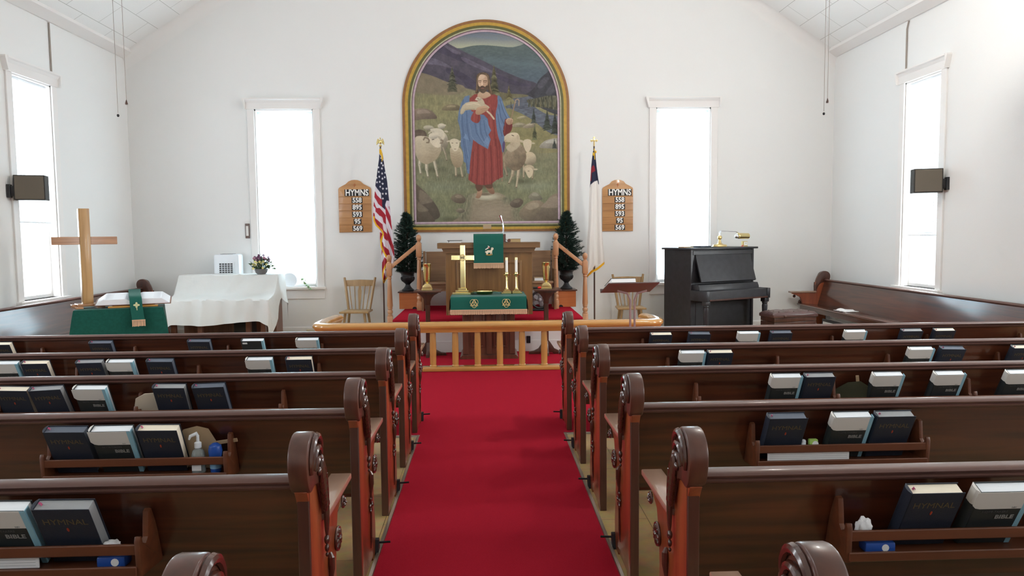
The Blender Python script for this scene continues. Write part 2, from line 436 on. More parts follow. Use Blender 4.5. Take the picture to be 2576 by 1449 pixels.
def grid_mesh(name, P, m, keep=None):
    """P: (h,w,3) points"""
    h, w = P.shape[:2]; me = bpy.data.meshes.new(name)
    idx = np.arange(h*w).reshape(h, w)
    q = np.stack([idx[:-1, :-1], idx[1:, :-1], idx[1:, 1:], idx[:-1, 1:]], -1)
    if keep is not None: q = q[keep[:-1, :-1]]
    q = q.reshape(-1, 4)
    me.vertices.add(h*w); me.vertices.foreach_set('co', P.reshape(-1).astype(np.float32))
    me.loops.add(len(q)*4); me.loops.foreach_set('vertex_index', q.ravel().astype(np.int32))
    me.polygons.add(len(q)); me.polygons.foreach_set('loop_start', np.arange(0, len(q)*4, 4, dtype=np.int32))
    me.update(calc_edges=True); me.validate()
    me.polygons.foreach_set('use_smooth', [True]*len(me.polygons)); me.materials.append(m)
    return me

# ------------------------------------------------------------------ the room
def holes_wall(mb, axis, at0, at1, u0, u1, z0, z1, holes):
    """wall slab with rectangular holes; axis 'x' = slab across x (wall along y)"""
    us = sorted({u0, u1, *[h[0] for h in holes], *[h[1] for h in holes]})
    for a, b in zip(us, us[1:]):
        hz = [h for h in holes if h[0] <= a and h[1] >= b]
        segs = [(z0, z1)] if not hz else [(z0, hz[0][2]), (hz[0][3], z1)]
        for c, d in segs:
            if axis == 'x': mb.box(at0, at1, a, b, c, d)
            else: mb.box(a, b, at0, at1, c, d)
T = .25
mb = M(); mb.box(XL-T, XR+T, YB-T, YF+T, -.2, 0); struct('floor', mb, 'floor', smooth=False)
mb = M(); holes_wall(mb, 'x', XL-T, XL, YB, YF, 0, EAVE, [(a, b, SZ0, SZ1) for a, b in SIDE_Y]); struct('wall_left', mb, 'wall', smooth=False)
mb = M(); holes_wall(mb, 'x', XR, XR+T, YB, YF, 0, EAVE, [(a, b, SZ0, SZ1) for a, b in SIDE_Y]); struct('wall_right', mb, 'wall', smooth=False)
mb = M(); holes_wall(mb, 'y', YF, YF+T, XL-T, XR+T, 0, EAVE, [(a, b, FZ0, FZ1) for a, b in FWIN])
mb.prism([(XL-T, EAVE), (XR+T, EAVE), (XR+T, EAVE+.02), (XM, RIDGE+.1), (XL-T, EAVE+.02)], 'y', YF, YF+T); struct('wall_front', mb, 'wall', smooth=False)
mb = M(); mb.prism([(XL-T, 0), (XR+T, 0), (XR+T, EAVE), (XM, RIDGE+.1), (XL-T, EAVE)], 'y', YB-T, YB); struct('wall_back', mb, 'wall', smooth=False)
th = .12
mb = M()
mb.prism([(XL, EAVE), (XM, RIDGE), (XM, RIDGE+th), (XL-T, EAVE+th-.02)], 'y', YB, YF)
mb.prism([(XM, RIDGE), (XR, EAVE), (XR+T, EAVE+th-.02), (XM, RIDGE+th)], 'y', YB, YF)
struct('ceiling', mb, 'ceiling', smooth=False)
# soft plaster cove where the ceiling meets the front wall
mb = M()
for (x0, z0, x1, z1) in ((XL, EAVE, XM, RIDGE), (XM, RIDGE, XR, EAVE)):
    G = []
    for k in range(9):
        a = k/8*PI/2; r = .17
        off_y = r*(1-math.sin(a)); off_z = r*(1-math.cos(a))
        G.append([(x0, YF-off_y-.001, z0-off_z*1.19-.001), (x1, YF-off_y-.001, z1-off_z*1.19-.001)])
    mb.surf(G)
struct('trim_1', mb, 'cove', ang=80)
# crown strips on the side walls
for i, (x, sg) in enumerate(((XL, 1), (XR, -1))):
    mb = M(); mb.prism([(x, EAVE-.03), (x+sg*.025, EAVE-.03), (x+sg*.15, EAVE+.055), (x+sg*.15, EAVE+.11), (x, EAVE+.02)], 'y', YB, YF-.05)
    struct('trim_%d' % (i+2), mb, 'trim', smooth=False)
# baseboards
def base_prof(d): return [(0, 0), (d*.022, 0), (d*.022, .14), (d*.012, .16), (0, .16)]
mb = M(); mb.prism([(XL+p[0], p[1]) for p in base_prof(1)], 'y', YB, YF); struct('baseboard_left', mb, 'trim', smooth=False)
mb = M(); mb.prism([(XR+p[0], p[1]) for p in base_prof(-1)], 'y', YB, YF); struct('baseboard_right', mb, 'trim', smooth=False)
mb = M()
for a, b in ((XL+.03, -1.32), (1.34, XR-.03)): mb.prism([(YF+p[0], p[1]) for p in base_prof(-1)], 'x', a, b)
struct('baseboard_front', mb, 'trim', smooth=False)

# windows: local frame = x across, y out of the room, z up, origin at the middle of the sill line
def window(n, loc, rz, w, h, blind=None, shade=False, tilt=38, bm='blind'):
    root = bpy.data.objects.new('window_%d' % n, None); COL.objects.link(root); root.location = loc; root.rotation_euler = (0, 0, rz)
    root['kind'] = 'structure'
    a = w/2
    mb = M()
    for sx in (-1, 1): mb.box(min(sx*a, sx*(a+.11)), max(sx*a, sx*(a+.11)), -.025, 0, 0, h, .003)
    mb.box(-a-.01, -a+.02, 0, .25, 0, h); mb.box(a-.02, a+.01, 0, .25, 0, h); mb.box(-a, a, 0, .25, h-.02, h+.01)
    part(root, 'casing', mb, 'trim', smooth=False)
    mb = M(); mb.prism([(-.0, h), (-.03, h), (-.035, h+.10), (-.055, h+.135), (-.075, h+.15), (-.075, h+.17), (0, h+.17)], 'x', -a-.13, a+.13)
    for sx in (-1, 1):
        e = sx*(a+.13); mb.prism([(e, h), (e+sx*.045, h+.15), (e+sx*.045, h+.17), (e, h+.17)], 'y', -.07, 0)
    part(root, 'cap_moulding', mb, 'trim', smooth=False)
    mb = M(); mb.box(-a-.13, a+.13, -.07, .25, -.045, 0, .006); part(root, 'sill', mb, 'trim')
    mb = M(); mb.box(-a-.11, a+.11, -.02, 0, -.2, -.045, .003); part(root, 'apron', mb, 'trim', smooth=False)
    mb = M(); mid = h*.5
    for (z0, z1, y) in ((.0, mid+.02, .10), (mid-.02, h, .14)):
        for sx in (-1, 1): mb.box(min(sx*(a-.02), sx*(a-.065)), max(sx*(a-.02), sx*(a-.065)), y, y+.035, z0, z1)
        mb.box(-a+.06, a-.06, y, y+.035, z0, z0+.045); mb.box(-a+.06, a-.06, y, y+.035, z1-.045, z1)
    part(root, 'sash', mb, 'trim', smooth=False)
    mb = M(); mb.box(-a+.06, a-.06, .115, .119, .04, mid); mb.box(-a+.06, a-.06, .155, .159, mid, h-.04)
    part(root, 'glass', mb, 'glass', smooth=False)
    if shade:  # sheer shade added so its white glow hides the sash bars
        mb = M(); mb.box(-a+.03, a-.03, .05, .052, .14, h-.03); mb.tube([(-a+.03, .055, h-.05), (a-.03, .055, h-.05)], .02, 10); mb.box(-a+.03, a-.03, .046, .056, .12, .145, .002)
        part(root, 'added_sheer_shade', mb, 'shade', smooth=False)
    if blind is not None:
        mb = M(); z = h-.06; tilt = math.radians(tilt)
        while z > blind:
            c, s_ = math.cos(tilt)*.012, math.sin(tilt)*.012
            G = [[(-a+.03, .06-c, z+s_), (a-.03, .06-c, z+s_)], [(-a+.03, .06, z+.002), (a-.03, .06, z+.002)], [(-a+.03, .06+c, z-s_), (a-.03, .06+c, z-s_)]]
            mb.surf(G); z -= .021
        bl = part(root, 'blind', mb, bm)
        mb = M(); mb.box(-a+.03, a-.03, .045, .075, h-.05, h-.02, .004); mb.box(-a+.03, a-.03, .045, .075, blind-.03, blind-.01, .004)
        part(bl, 'blind_rail', mb, 'white')
        mb = M()
        for sx in (-.55, .55): mb.tube([(sx*a, .045, h-.05), (sx*a, .045, blind-.02)], .003, 6)
        part(bl, 'ladder_cord', mb, 'white')
    return root
for i, (a, b) in enumerate(FWIN): window(i+1, ((a+b)/2, YF, FZ0), 0, b-a, FZ1-FZ0, shade=True)
n = 3
for j, (a, b) in enumerate(SIDE_Y):
    window(n, (XL, (a+b)/2, SZ0), PI/2, b-a, SZ1-SZ0, 1.0 if j == 0 else None); n += 1
    window(n, (XR, (a+b)/2, SZ0), -PI/2, b-a, SZ1-SZ0, .72 if j == 0 else None, tilt=66, bm='closed_blind'); n += 1
# surface conduits from the eaves to the windows
mb = M(); mb.tube([(XL+.012, 10.05, EAVE-.04), (XL+.012, 10.05, 3.82)], .011, 8); struct('trim_4', mb, 'cord')
mb = M(); mb.tube([(XR-.012, 9.97, EAVE-.04), (XR-.012, 10.01, EAVE-.14), (XR-.012, 10.01, 3.82)], .011, 8); struct('trim_5', mb, 'cord')

# carpet: runner and wide carpet in front
CX0, CX1, CY = -.56, .612, 5.87
mb = M(); mb.box(CX0, CX1, YB+.1, CY, 0, .010); o = part(None, 'aisle_runner_carpet', mb, 'carpet', smooth=False)
tag(o, 'long plain red carpet runner down the centre aisle between the pews', 'carpet')
mb = M(); mb.box(-3.4, 3.4, CY, 10.12, 0, .010); o = part(None, 'chancel_carpet', mb, 'carpet', smooth=False)
tag(o, 'wide red carpet under the communion rail and altar table', 'carpet')
mb = M()
for x in (CX0-.012, CX1+.012): mb.prism([(x-.014, 0), (x+.014, 0), (x+.008, .013), (x-.008, .013)], 'y', YB+.1, CY)
for a, b in ((-3.4, CX0), (CX1, 3.4)): mb.prism([(CY-.026, 0), (CY+.002, 0), (CY-.004, .013), (CY-.02, .013)], 'x', a, b)
struct('trim_6', mb, 'edge_metal')

# chancel platform
PX0, PX1, PY, PZ = -1.31, 1.335, 10.13, .48
t = thing('chancel_platform', 'raised platform with white riser and red carpet top behind altar', 'platform', (0, PY, 0))
mb = M(); mb.box(PX0+.02, PX1-.02, .02, YF-PY, 0, PZ-.045); mb.box(PX0+.015, PX1-.015, .012, .02, 0, .16)
part(t, 'riser', mb, 'trim', smooth=False)
mb = M(); mb.box(PX0, PX1, -.02, YF-PY, PZ-.045, PZ, .016); part(t, 'carpet_top', mb, 'carpet')
mb = M(); mb.box(.545, .60, .0, .02, .12, .22, .004); r = part(t, 'outlet_plate', mb, 'black')
mb = M(); mb.lathe([(.014, 0), (.014, .006)], (0, 0, 0), 16, Matrix.Rotation(PI/2, 4, 'X')); part(r, 'socket', mb, 'urn', loc=(.573, 0, .17))
for sg, nm in ((-1, 'left'), (1, 'right')):
    x0, x1 = (PX0-.17, PX0-.005) if sg < 0 else (PX1+.005, PX1+.17)
    mb = M(); mb.box(x0, x1, 11.35, YF-.03, 0, .24); o = single('side_step', 'small white side step beside the %s end of the platform' % nm, 'step', mb, 'trim')
# ------------------------------------------------------------------ pews
ME = {}
def cached(key, fn):
    if key not in ME: ME[key] = fn()
    return ME[key]
def arc(cx, cz, r, a0, a1, n):
    return [(cx+r*math.cos(math.radians(a0+(a1-a0)*i/n)), cz+r*math.sin(math.radians(a0+(a1-a0)*i/n))) for i in range(n+1)]
END = [(0, 0), (.075, 0), (.085, .02), (.30, .02), (.31, 0), (.40, 0), (.405, .16), (.385, .24), (.375, .36), (.385, .44), (.40, .5), (.425, .56), (.50, .595), (.56, .615), (.56, .63),
       (.165, .63), (.17, .72), (.17, .80), (.10, .90), (-.02, .90), (-.035, .80), (-.015, .77), (.0, .74)]
HEAD = [(-.02, .795), (-.05, .82), (-.066, .86), (-.072, .90), (-.062, .94), (-.035, .97), (.005, .985), (.05, .98), (.09, .955), (.12, .92), (.145, .87), (.162, .82), (.17, .76), (.17, .70), (.163, .655), (.145, .70), (.12, .75), (.08, .79), (.03, .80)]
def end_mesh(s):
    mb = M(); mb.prism(END, 'x', 0, s*.042, .004); return mb.mesh('end_panel', MT['pewend'])
def edge_mesh(s):       # plain rear stile board of the end
    mb = M(); mb.box(min(0, s*.04), max(0, s*.04), -.012, .004, 0, .80, .003); return mb.mesh('rear_stile', MT['pewedge'])
def head_mesh(s):
    mb = M(); mb.prism([tuple(map(float, q)) for q in smooth_poly(HEAD, 3)], 'x', -s*.012, s*.052, .008); return mb.mesh('scroll_head', MT['pewedge'], ang=42)
def carve_mesh(s):
    mb = M(); x = -s*.016
    C = (.045, .885)
    def ring(cx, cz, r, a0, a1, w, n=14):
        pts = []; rs = []
        for i in range(n+1):
            t = i/n; a = math.radians(a0+(a1-a0)*t)
            pts.append((x, cx+r*math.cos(a), cz+r*math.sin(a))); rs.append(w*(.35+.65*math.sin(PI*min(1, t*1.15+.05))**.6) if t < .93 else w*.3)
        mb.tube(pts, rs, 8)
    ring(.035, .888, .078, 200, -45, .013)
    ring(.050, .872, .052, 190, -60, .012)
    ring(.066, .850, .034, 180, -60, .011)
    mb.ell((x, .072, .838), (.010, .016, .016))
    # overlapping acanthus leaves running down to the arm
    for i in range(6):
        t = i/5; cy = .10+.05*t; cz = .845-.13*t; l = .05-.018*t
        for q in (-1, 0, 1):
            mb.ell((x-s*.004, cy+q*.012*(1-.3*t)-.012*t, cz-abs(q)*.008), (.012, .011, l), 8, 6, Matrix.Rotation(math.radians(14+q*16), 3, 'X'))
    mb.tube([(x, .166, .80), (x, .168, .73), (x, .162, .66), (x, .160, .60), (x, .158, .575)], [.008, .010, .011, .008, .004], 8)
    mb.ell((x, .158, .565), (.010, .014, .017)); mb.ell((x, .156, .535), (.008, .010, .014)); mb.ell((x, .155, .512), (.006, .007, .008))
    return mb.mesh('scroll_carving', MT['pewcarve'])
def drop_mesh(s):
    mb = M(); x = -s*.004
    mb.tube([(x, .255, .475), (x-s*.006, .245, .46), (x-s*.008, .24, .42), (x-s*.004, .238, .37), (x-s*.003, .236, .26), (x-s*.002, .234, .16), (x, .232, .10)], [.006, .013, .012, .006, .005, .005, .002], 8)
    for k in range(6):
        a = k*PI/3; mb.ell((x-s*.004, .238+.022*math.cos(a), .315+.03*math.sin(a)), (.007, .010, .016), 8, 6, Matrix.Rotation(a-PI/2, 3, 'X'))
    mb.ell((x-s*.008, .238, .315), (.008, .010, .010), 8, 6)
    return mb.mesh('drop_carving', MT['pewcarve'])
def rosette_mesh(s, q=((.392, .47, .042),)):
    mb = M(); x = -s*.002
    for (cy, cz, r) in q:
        for k in range(8):
            a = k*PI/4; mb.ell((x-s*.006, cy+r*.58*math.cos(a), cz+r*.58*math.sin(a)), (.008, r*.22, r*.42), 8, 6, Matrix.Rotation(a-PI/2, 3, 'X'))
        mb.ell((x-s*.01, cy, cz), (.009, r*.3, r*.3), 8, 6)
        mb.tube([(x-s*.003, cy+r*math.cos(2*PI*k/20), cz+r*math.sin(2*PI*k/20)) for k in range(20)], .006, 6, closed=True)
    return mb.mesh('rosette', MT['pewcarve'])
def arm_mesh(s):
    mb = M(); mb.prism([(-s*.022, .165), (s*.062, .165), (s*.062, .60), (-s*.022, .60)], 'z', .63, .658, .006); return mb.mesh('armrest', MT['arm'])
def hook_mesh(s):
    mb = M(); mb.prism([(.37, 0), (.43, 0), (.415, .075), (.385, .075)], 'x', -s*.018, s*.02, .003)
    mb.tube([(-s*.006, .40, .055), (-s*.075, .40, .058)], .006, 8); return mb.mesh('floor_bracket', MT['iron'])
def back_mesh(L, s):
    a, b = sorted((s*.03, s*(L-.03))); mb = M()
    mb.prism([(.115, .40), (.14, .40), (.022, .82), (-.006, .82)], 'x', a, b); return mb.mesh('backrest', MT['pew'])
def rail_mesh(L, s):
    a, b = sorted((s*.035, s*(L-.035))); mb = M()
    mb.prism([(-.004, .792), (-.022, .793), (-.033, .800), (-.036, .810), (-.028, .818), (-.036, .824), (-.040, .834), (-.036, .843), (-.02, .850), (.01, .851), (.03, .844), (.036, .830), (.030, .815), (.02, .80)], 'x', a, b)
    
    for v in mb.b.verts: v.co.z = .851-(.851-v.co.z)*.74
    return mb.mesh('top_rail', MT['pewrail'], ang=50)
def seat_mesh(L, s):
    a, b = sorted((s*.03, s*(L-.03))); mb = M()
    mb.prism([(.11, .405), (.45, .425), (.475, .44), (.47, .458), (.43, .462), (.11, .43)], 'x', a, b, .003)
    mb.box(a, b, .40, .42, .35, .425)
    return mb.mesh('seat', MT['pew'])
BR = [(.065, .55), (-.085, .56), (-.092, .675), (-.086, .69), (-.076, .688), (-.070, .665), (-.05, .655), (-.035, .67), (-.030, .72), (-.026, .75), (-.012, .755), (-.002, .75), (.022, .70), (.036, .66)]
def rack_meshes(w):
    mb = M(); mb.box(0, w, -.088, -.076, .630, .665, .003); a = mb.mesh('rack_rail', MT['rack'])
    mb = M(); mb.box(0, w, -.09, .055, .572, .583, .002); mb.box(0, w, -.092, -.080, .564, .595, .003); b = mb.mesh('rack_shelf', MT['rack'])
    return a, b
def bracket_mesh():
    mb = M(); mb.prism(BR, 'x', -.009, .009, .002); return mb.mesh('rack_bracket', MT['rack'])
def end_tree(root, s, x, outer, hook=True):
    """outer: 1 when the carved face is the pew's x=0 face"""
    so = s if outer else -s
    e = link('end_panel', cached(('end', so), lambda: end_mesh(so)), root, (x, 0, 0))
    for nm, fn in (('rear_stile', edge_mesh), ('scroll_head', head_mesh), ('scroll_carving', carve_mesh), ('drop_carving', drop_mesh), ('rosette', rosette_mesh), ('small_rosette', lambda so: rosette_mesh(so, ((.505, .572, .02),))), ('armrest', arm_mesh)):
        link(nm, cached((nm, so), lambda fn=fn: fn(so)), e)
    if hook: link('floor_bracket', cached(('hook', so), lambda: hook_mesh(so)), e, label='black iron floor bracket')
    return e
def pew(label, loc, rz, s, L, racks=(), group=None, hook=True):
    """racks = runs of rack boundaries in world x"""
    r = thing('pew', label, 'pew', loc, rz, group)
    for nm, fn in (('backrest', back_mesh), ('top_rail', rail_mesh), ('seat', seat_mesh)):
        link(nm, cached((nm, L, s), lambda fn=fn: fn(L, s)), r)
    end_tree(r, s, 0, True, hook); end_tree(r, s, s*L, False, False)
    seen = set()
    for a, b in zip(racks, racks[1:]):
        w = round(b-a, 2); ms = cached(('rack', w), lambda: rack_meshes(w))
        k = link('book_rack', ms[0], r, (a-loc[0], 0, 0)); link('rack_shelf', ms[1], k)
        bm_ = cached('bracket', bracket_mesh)
        for x in (a, b):
            if x not in seen: seen.add(x); link('rack_bracket', bm_, k, (x-a, 0, 0))
    return r
ROWS = 'ABCDEF'
NAME = dict(A='front', B='second', C='third', D='fourth', E='fifth', F='nearest')
RY = {'L': dict(A=5.95, B=5.08, C=4.19, D=3.28, E=2.36, F=1.43), 'R': dict(A=5.95, B=5.08, C=4.19, D=3.28, E=2.33, F=1.41)}
RACKS = {'LA': [-4.30, -3.56, -2.83, -2.09, -1.34], 'LB': [-4.39, -3.59, -2.81, -1.99, -1.17], 'LC': [-3.55, -2.75, -1.97, -1.17], 'LD': [-1.943, -1.156], 'LE': [-1.90, -1.105], 'LF': [],
         'RA': [1.276, 2.064, 2.86, 3.662, 4.46], 'RB': [1.268, 2.048, 2.846, 3.647, 4.45], 'RC': [1.211, 2.021, 2.831, 3.65], 'RD': [1.209, 1.99], 'RE': [1.15, 1.945], 'RF': []}
XS = {'L': -.587, 'R': .648}
for sd, s in (('L', -1), ('R', 1)):
    side = 'left' if sd == 'L' else 'right'
    for k in ROWS:
        lab = 'dark walnut pew with carved scroll end, %s of the %s block' % ('front row' if k == 'A' else (NAME[k]+' row from the front' if k != 'F' else 'nearest the viewer'), side)
        pew(lab, (XS[sd], RY[sd][k], .010 if k == 'A' else 0), 0, s, 4.1, RACKS[sd+k], 'pews in rows either side of the aisle')
# pews standing along the side walls, facing across the room
pew('dark pew set along the left wall, facing across the room behind the green-draped table', (-5.53, 11.93, 0), -PI/2, 1, 4.7, (), hook=False)
pew('dark glossy pew set along the right wall, facing across the room', (5.60, 11.93, 0), PI/2, -1, 4.8, (), hook=False)

# ------------------------------------------------------------------ hymnals and bibles in the racks
BW, BH, BT = .172, .236, .046
def book_proto(kind):
    """kind: hc / hd / hg hymnal with cream / dark / grey edges; bi / bb bible"""
    w, h, t = BW/2, BH, BT/2; cov = 'navy' if kind[0] == 'h' else 'dark_cover'
    pg = dict(hc='cream', hd='dark_pages', hg='grey_pages', bi='white_pages', bb='white_pages')[kind]
    out = []
    mb = M(); mb.box(-w, w, -t, -t+.003, 0, h, .001); mb.box(-w, w, t-.003, t, 0, h, .001)
    mb.prism([(-w, -t), (-w-.007, -t*.5), (-w-.009, 0), (-w-.007, t*.5), (-w, t), (-w+.003, t), (-w+.003, -t)], 'z', 0, h)
    out.append(('cover', mb.mesh('cover', MT[cov]), (0, 0, 0), None))
    mb = M(); mb.box(-w+.003, w-.005, -t+.003, t-.003, .004, h-.005, .0)
    out.append(('page_block', mb.mesh('page_block', MT[pg], False), (0, 0, 0), None))
    if kind[0] == 'h':
        out.append(('title', text_mesh('HYMNAL', .034, 'gold_ink', .0003, 0, 'CENTER', 1.0), (0, -t-.0005, h-.055), (PI/2, 0, 0)))
        mb = M(); mb.ell((0, -t-.0005, h-.088), (.004, .001, .009), 8, 6); out.append(('flame_mark', mb.mesh('flame_mark', MT['red_ink']), (0, 0, 0), None))
        mb = M()
        G = [[(-w+.012+.006*i/5+.003*math.sin(i*1.7), -.004+.008*j, h-.004+.012*math.sin(PI*i/5)) for j in (0, 1)] for i in range(6)]
        mb.surf(G); out.append(('ribbon_marker', mb.mesh('ribbon_marker', MT['ribbon']), (0, 0, 0), None))
    else:
        if kind == 'bi':
            mb = M(); mb.prism([(-w-.009, h-.001), (-w-.009, h-.058), (-w+.004, h-.071), (-w+.02, h-.075), (w-.016, h-.075), (w-.016, h-.001)], 'y', -t-.0012, -t-.0002)
            mb.prism([(-w-.0005, -t), (-w-.0095, -t*.5), (-w-.0105, 0), (-w-.0095, t*.5), (-w, t)], 'z', h-.06, h+.0005)
            out.append(('white_jacket', mb.mesh('white_jacket', MT['jacket'], False), (0, 0, 0), None))
            out.append(('small_lettering', text_mesh('NOTE-TAKERS', .013, 'dim_ink', .0003), (-.012, -t-.0016, h-.088), (PI/2, 0, 0)))
            out.append(('version_mark', text_mesh('NIV', .010, 'grey_pages', .0003), (.045, -t-.0016, h-.069), (PI/2, 0, 0)))
        else:
            mb = M(); mb.box(-w+.008, -w+.045, -t-.0012, -t-.0002, h-.028, h-.013); out.append(('label_sticker', mb.mesh('label_sticker', MT['paper'], False), (0, 0, 0), None))
        mb = M(); mb.box(w-.016, w+.001, -t-.0012, -t-.0002, 0, h-.001); mb.box(w-.001, w+.0008, -t-.001, t*.1-.003, 0, h)
        out.append(('blue_strip', mb.mesh('blue_strip', MT['blue_strip'], False), (0, 0, 0), None))
        out.append(('title', text_mesh('BIBLE', .024, 'grey_ink', .0003, .0006, 'CENTER', 1.1), (.026, -t-.0016, h-.112), (PI/2, 0, 0)))
    return out
KIND = dict(hc='cream-edged navy hymnal', hd='dark-edged navy hymnal', hg='grey-edged navy hymnal', bi='white-jacketed bible with blue strip', bb='black bible with a small label sticker')
PROTO = {k: book_proto(k) for k in KIND}
ORD = ['first', 'second', 'third', 'fourth', 'fifth', 'sixth', 'seventh', 'eighth']
BOOKS = [
('L','A','hc',-3.868,0),('L','A','hd',-3.081,0),('L','A','hd',-2.311,1),('L','A','bb',-1.883,0),('L','A','bi',-1.321-.125,0),
('L','B','bi',-3.262,0),('L','B','hc',-3.065,0),('L','B','hg',-2.700,-1),('L','B','bi',-2.495,0),('L','B','hd',-2.235,1),('L','B','bi',-1.560,0),('L','B','hc',-1.293,0),
('L','C','hc',-2.655,2),('L','C','hg',-2.456,-3),('L','C','bi',-2.224,1),('L','C','hg',-1.79,1),('L','C','hd',-1.563,-2),
('L','D','hd',-1.845,1),('L','D','bi',-1.645,0),('L','D','hc',-1.448,1),
('L','E','bi',-1.525,1),('L','E','hg',-1.330,1),
('R','A','hc',1.434,0),('R','A','hd',1.752,1),('R','A','bi',2.167,0),('R','A','hd',2.438,0),('R','A','bi',3.066,0),('R','A','hg',3.563-.02,0),('R','A','hc',3.82,0),
('R','B','bi',1.446,0),('R','B','hc',1.641,0),('R','B','bi',3.088,0),('R','B','hd',3.310,2),('R','B','hc',3.84,0),
('R','C','bi',1.740,0),('R','C','hg',1.935,0),('R','C','bi',2.343,0),('R','C','bi',2.710,0),('R','C','bi',3.143,0),
('R','D','hd',1.358,0),('R','D','bi',1.659,0),('R','D','hg',1.856,0),
('R','E','hc',1.44,0),('R','E','bi',1.665,0)]
LEAN = math.radians(27)
cnt = {}
firsts = {}
tot = {}
for b in BOOKS: tot[b[0]+b[1]] = tot.get(b[0]+b[1], 0)+1
for sd, row, kind, x, roll in BOOKS:
    i = cnt.get(sd+row, 0); cnt[sd+row] = i+1
    pos = ORD[i]+' from the left' if i < tot[sd+row]-1 else ('last on the right' if tot[sd+row] > 1 else 'only one')
    lab = '%s, %s behind the %s %s pew' % (KIND[kind], pos, NAME[row], 'left' if sd == 'L' else 'right')
    loc = (x*(.99 if sd == 'L' else .982), RY[sd][row], .5975+(.01 if row == 'A' else 0))
    rot = (LEAN, math.radians(roll*.8), 0)
    nm = 'hymnal' if kind[0] == 'h' else 'bible'
    if kind not in firsts:
        t = thing(nm, lab, 'book', loc, 0, nm+'s in the pew racks', rot=rot)
        for (pn, me, pl, pr) in PROTO[kind]: link(pn, me, t, pl, pr)
        firsts[kind] = t
    else:
        t = copy_tree(firsts[kind]); t.location = loc; t.rotation_euler = rot; t['label'] = lab

# ------------------------------------------------------------------ other things kept in the racks
def at_rack(sd, row, dy=-.04): return RY[sd][row]+dy
mb = M(); mb.box(-.13, .13, -.004, .004, 0, .115, .001)
t = thing('booklet', 'thin black booklet lying low in the rack behind the second left pew', 'booklet', (-1.76, at_rack('L', 'B', -.03), .588), rot=(LEAN, 0, 0))
part(t, 'cover', mb, 'dark_cover'); mb = M(); mb.box(-.128, .128, .004, .014, .002, .113); part(t, 'page_block', mb, 'white_pages', smooth=False)
# hand fans
def hand_fan(label, loc, rot, col, stick_ang):
    t = thing('hand_fan', label, 'fan', loc, rot=rot)
    pts = [(-.09, 0), (-.1, .05), (-.095, .12), (-.06, .18), (0, .2), (.05, .19), (.085, .13), (.09, .04), (.06, 0)]
    mb = M(); mb.prism(pts, 'y', -.001, .001); part(t, 'fan_blade', mb, col, smooth=False)
    a = math.radians(stick_ang); mb = M()
    d = (math.cos(a), math.sin(a))
    mb.box(-.02, .15, -.003, .003, -.009, .009, .002, Matrix.Translation((.03, .004, .11)) @ Matrix.Rotation(-a, 4, 'Y'))
    part(t, 'stick', mb, 'tan'); return t
hand_fan('cream paper hand fan with wooden stick behind hymnal and pump bottle, fourth left pew', (-1.315, at_rack('L', 'D', .014), .59), (math.radians(9), math.radians(4), 0), 'tan', 12)
hand_fan('cream paper hand fan tucked behind a hymnal on the third left pew', (-1.88, at_rack('L', 'C', .012), .592), (math.radians(30), math.radians(-12), 0), 'cream', 30)
t = hand_fan('dull green folding fan leaning between books on the third right pew', (2.075, at_rack('R', 'C', .006), .60), (math.radians(20), math.radians(50), 0), 'olive_plastic', 150)
# pump bottle of sanitiser
t = thing('pump_bottle', 'clear sanitizer bottle with white pump in the rack of the fourth left pew', 'bottle', (-1.29, at_rack('L', 'D', -.042), .584))
mb = M(); mb.lathe([(.026, 0), (.03, .004), (.03, .08), (.024, .1), (.012, .11), (.012, .115)], sy=.8); part(t, 'bottle', mb, mat('clear_bottle', (.5, .55, .54), rough=.1, trans=.6))
mb = M(); mb.box(-.02, .02, -.0262, -.0245, .015, .06); part(t, 'label_panel', mb, 'paper')
mb = M(); mb.lathe([(.015, .112), (.015, .135), (.007, .14), (.006, .165)], seg=16)
mb.tube([(0, 0, .162), (-.004, 0, .175), (-.03, -.006, .165), (-.036, -.006, .150)], [.008, .009, .007, .004], 8); part(t, 'pump', mb, 'white')
t = thing('hand_soap_bottle', 'small round blue bottle beside the pump bottle, fourth left pew', 'bottle', (-1.215, at_rack('L', 'D', -.042), .584))
mb = M(); mb.lathe([(.02, 0), (.023, .004), (.023, .06), (.027, .075), (.030, .098), (.026, .12), (.012, .131), (.004, .133)]); part(t, 'bottle', mb, 'blue_plastic')
mb = M(); mb.lathe([(.0245, .02), (.0245, .055)]); part(t, 'label_panel', mb, mat('pale_blue_label', (.2, .4, .6)))
# tissue packs, note pads, small boxes
def crumple(name, label, loc, r, m='tissue', sd=1):
    random.seed(sd); mb = M(); g = bmesh.ops.create_icosphere(mb.b, subdivisions=3, radius=1)
    for v in g['verts']:
        n = 1+.28*math.sin(v.co.x*5+sd)*math.sin(v.co.y*6)*math.cos(v.co.z*5+sd)+random.uniform(-.06, .06)
        v.co = Vector((v.co.x*r[0], v.co.y*r[1], max(-.9, v.co.z)*r[2]))*n
        v.co.z += r[2]
    return single(name, label, 'tissue', mb, m, loc)
def pack(label, loc, rot, dims, m1, m2, name='tissue_pack'):
    t = thing(name, label, 'packet', loc, rot=rot); a, b, c = dims
    mb = M(); mb.box(-a, a, -b, b, 0, 2*c, min(b, c)*.4); part(t, 'wrapper', mb, m1)
    mb = M(); mb.prism(arc(a*.3, c, c*.7, 0, 330, 11), 'y', -b-.0006, -b+.0002); part(t, 'printed_panel', mb, m2); return t
crumple('crumpled_tissue', 'white crumpled tissue at the right end of the fifth left rack', (-1.205, at_rack('L', 'E', -.045), .625), (.026, .02, .020), sd=3)
pack('blue tissue pack under the crumpled tissue in the fifth left rack', (-1.20, at_rack('L', 'E', -.045), .584), (0, 0, 0), (.045, .025, .018), 'blue_plastic', 'paper')
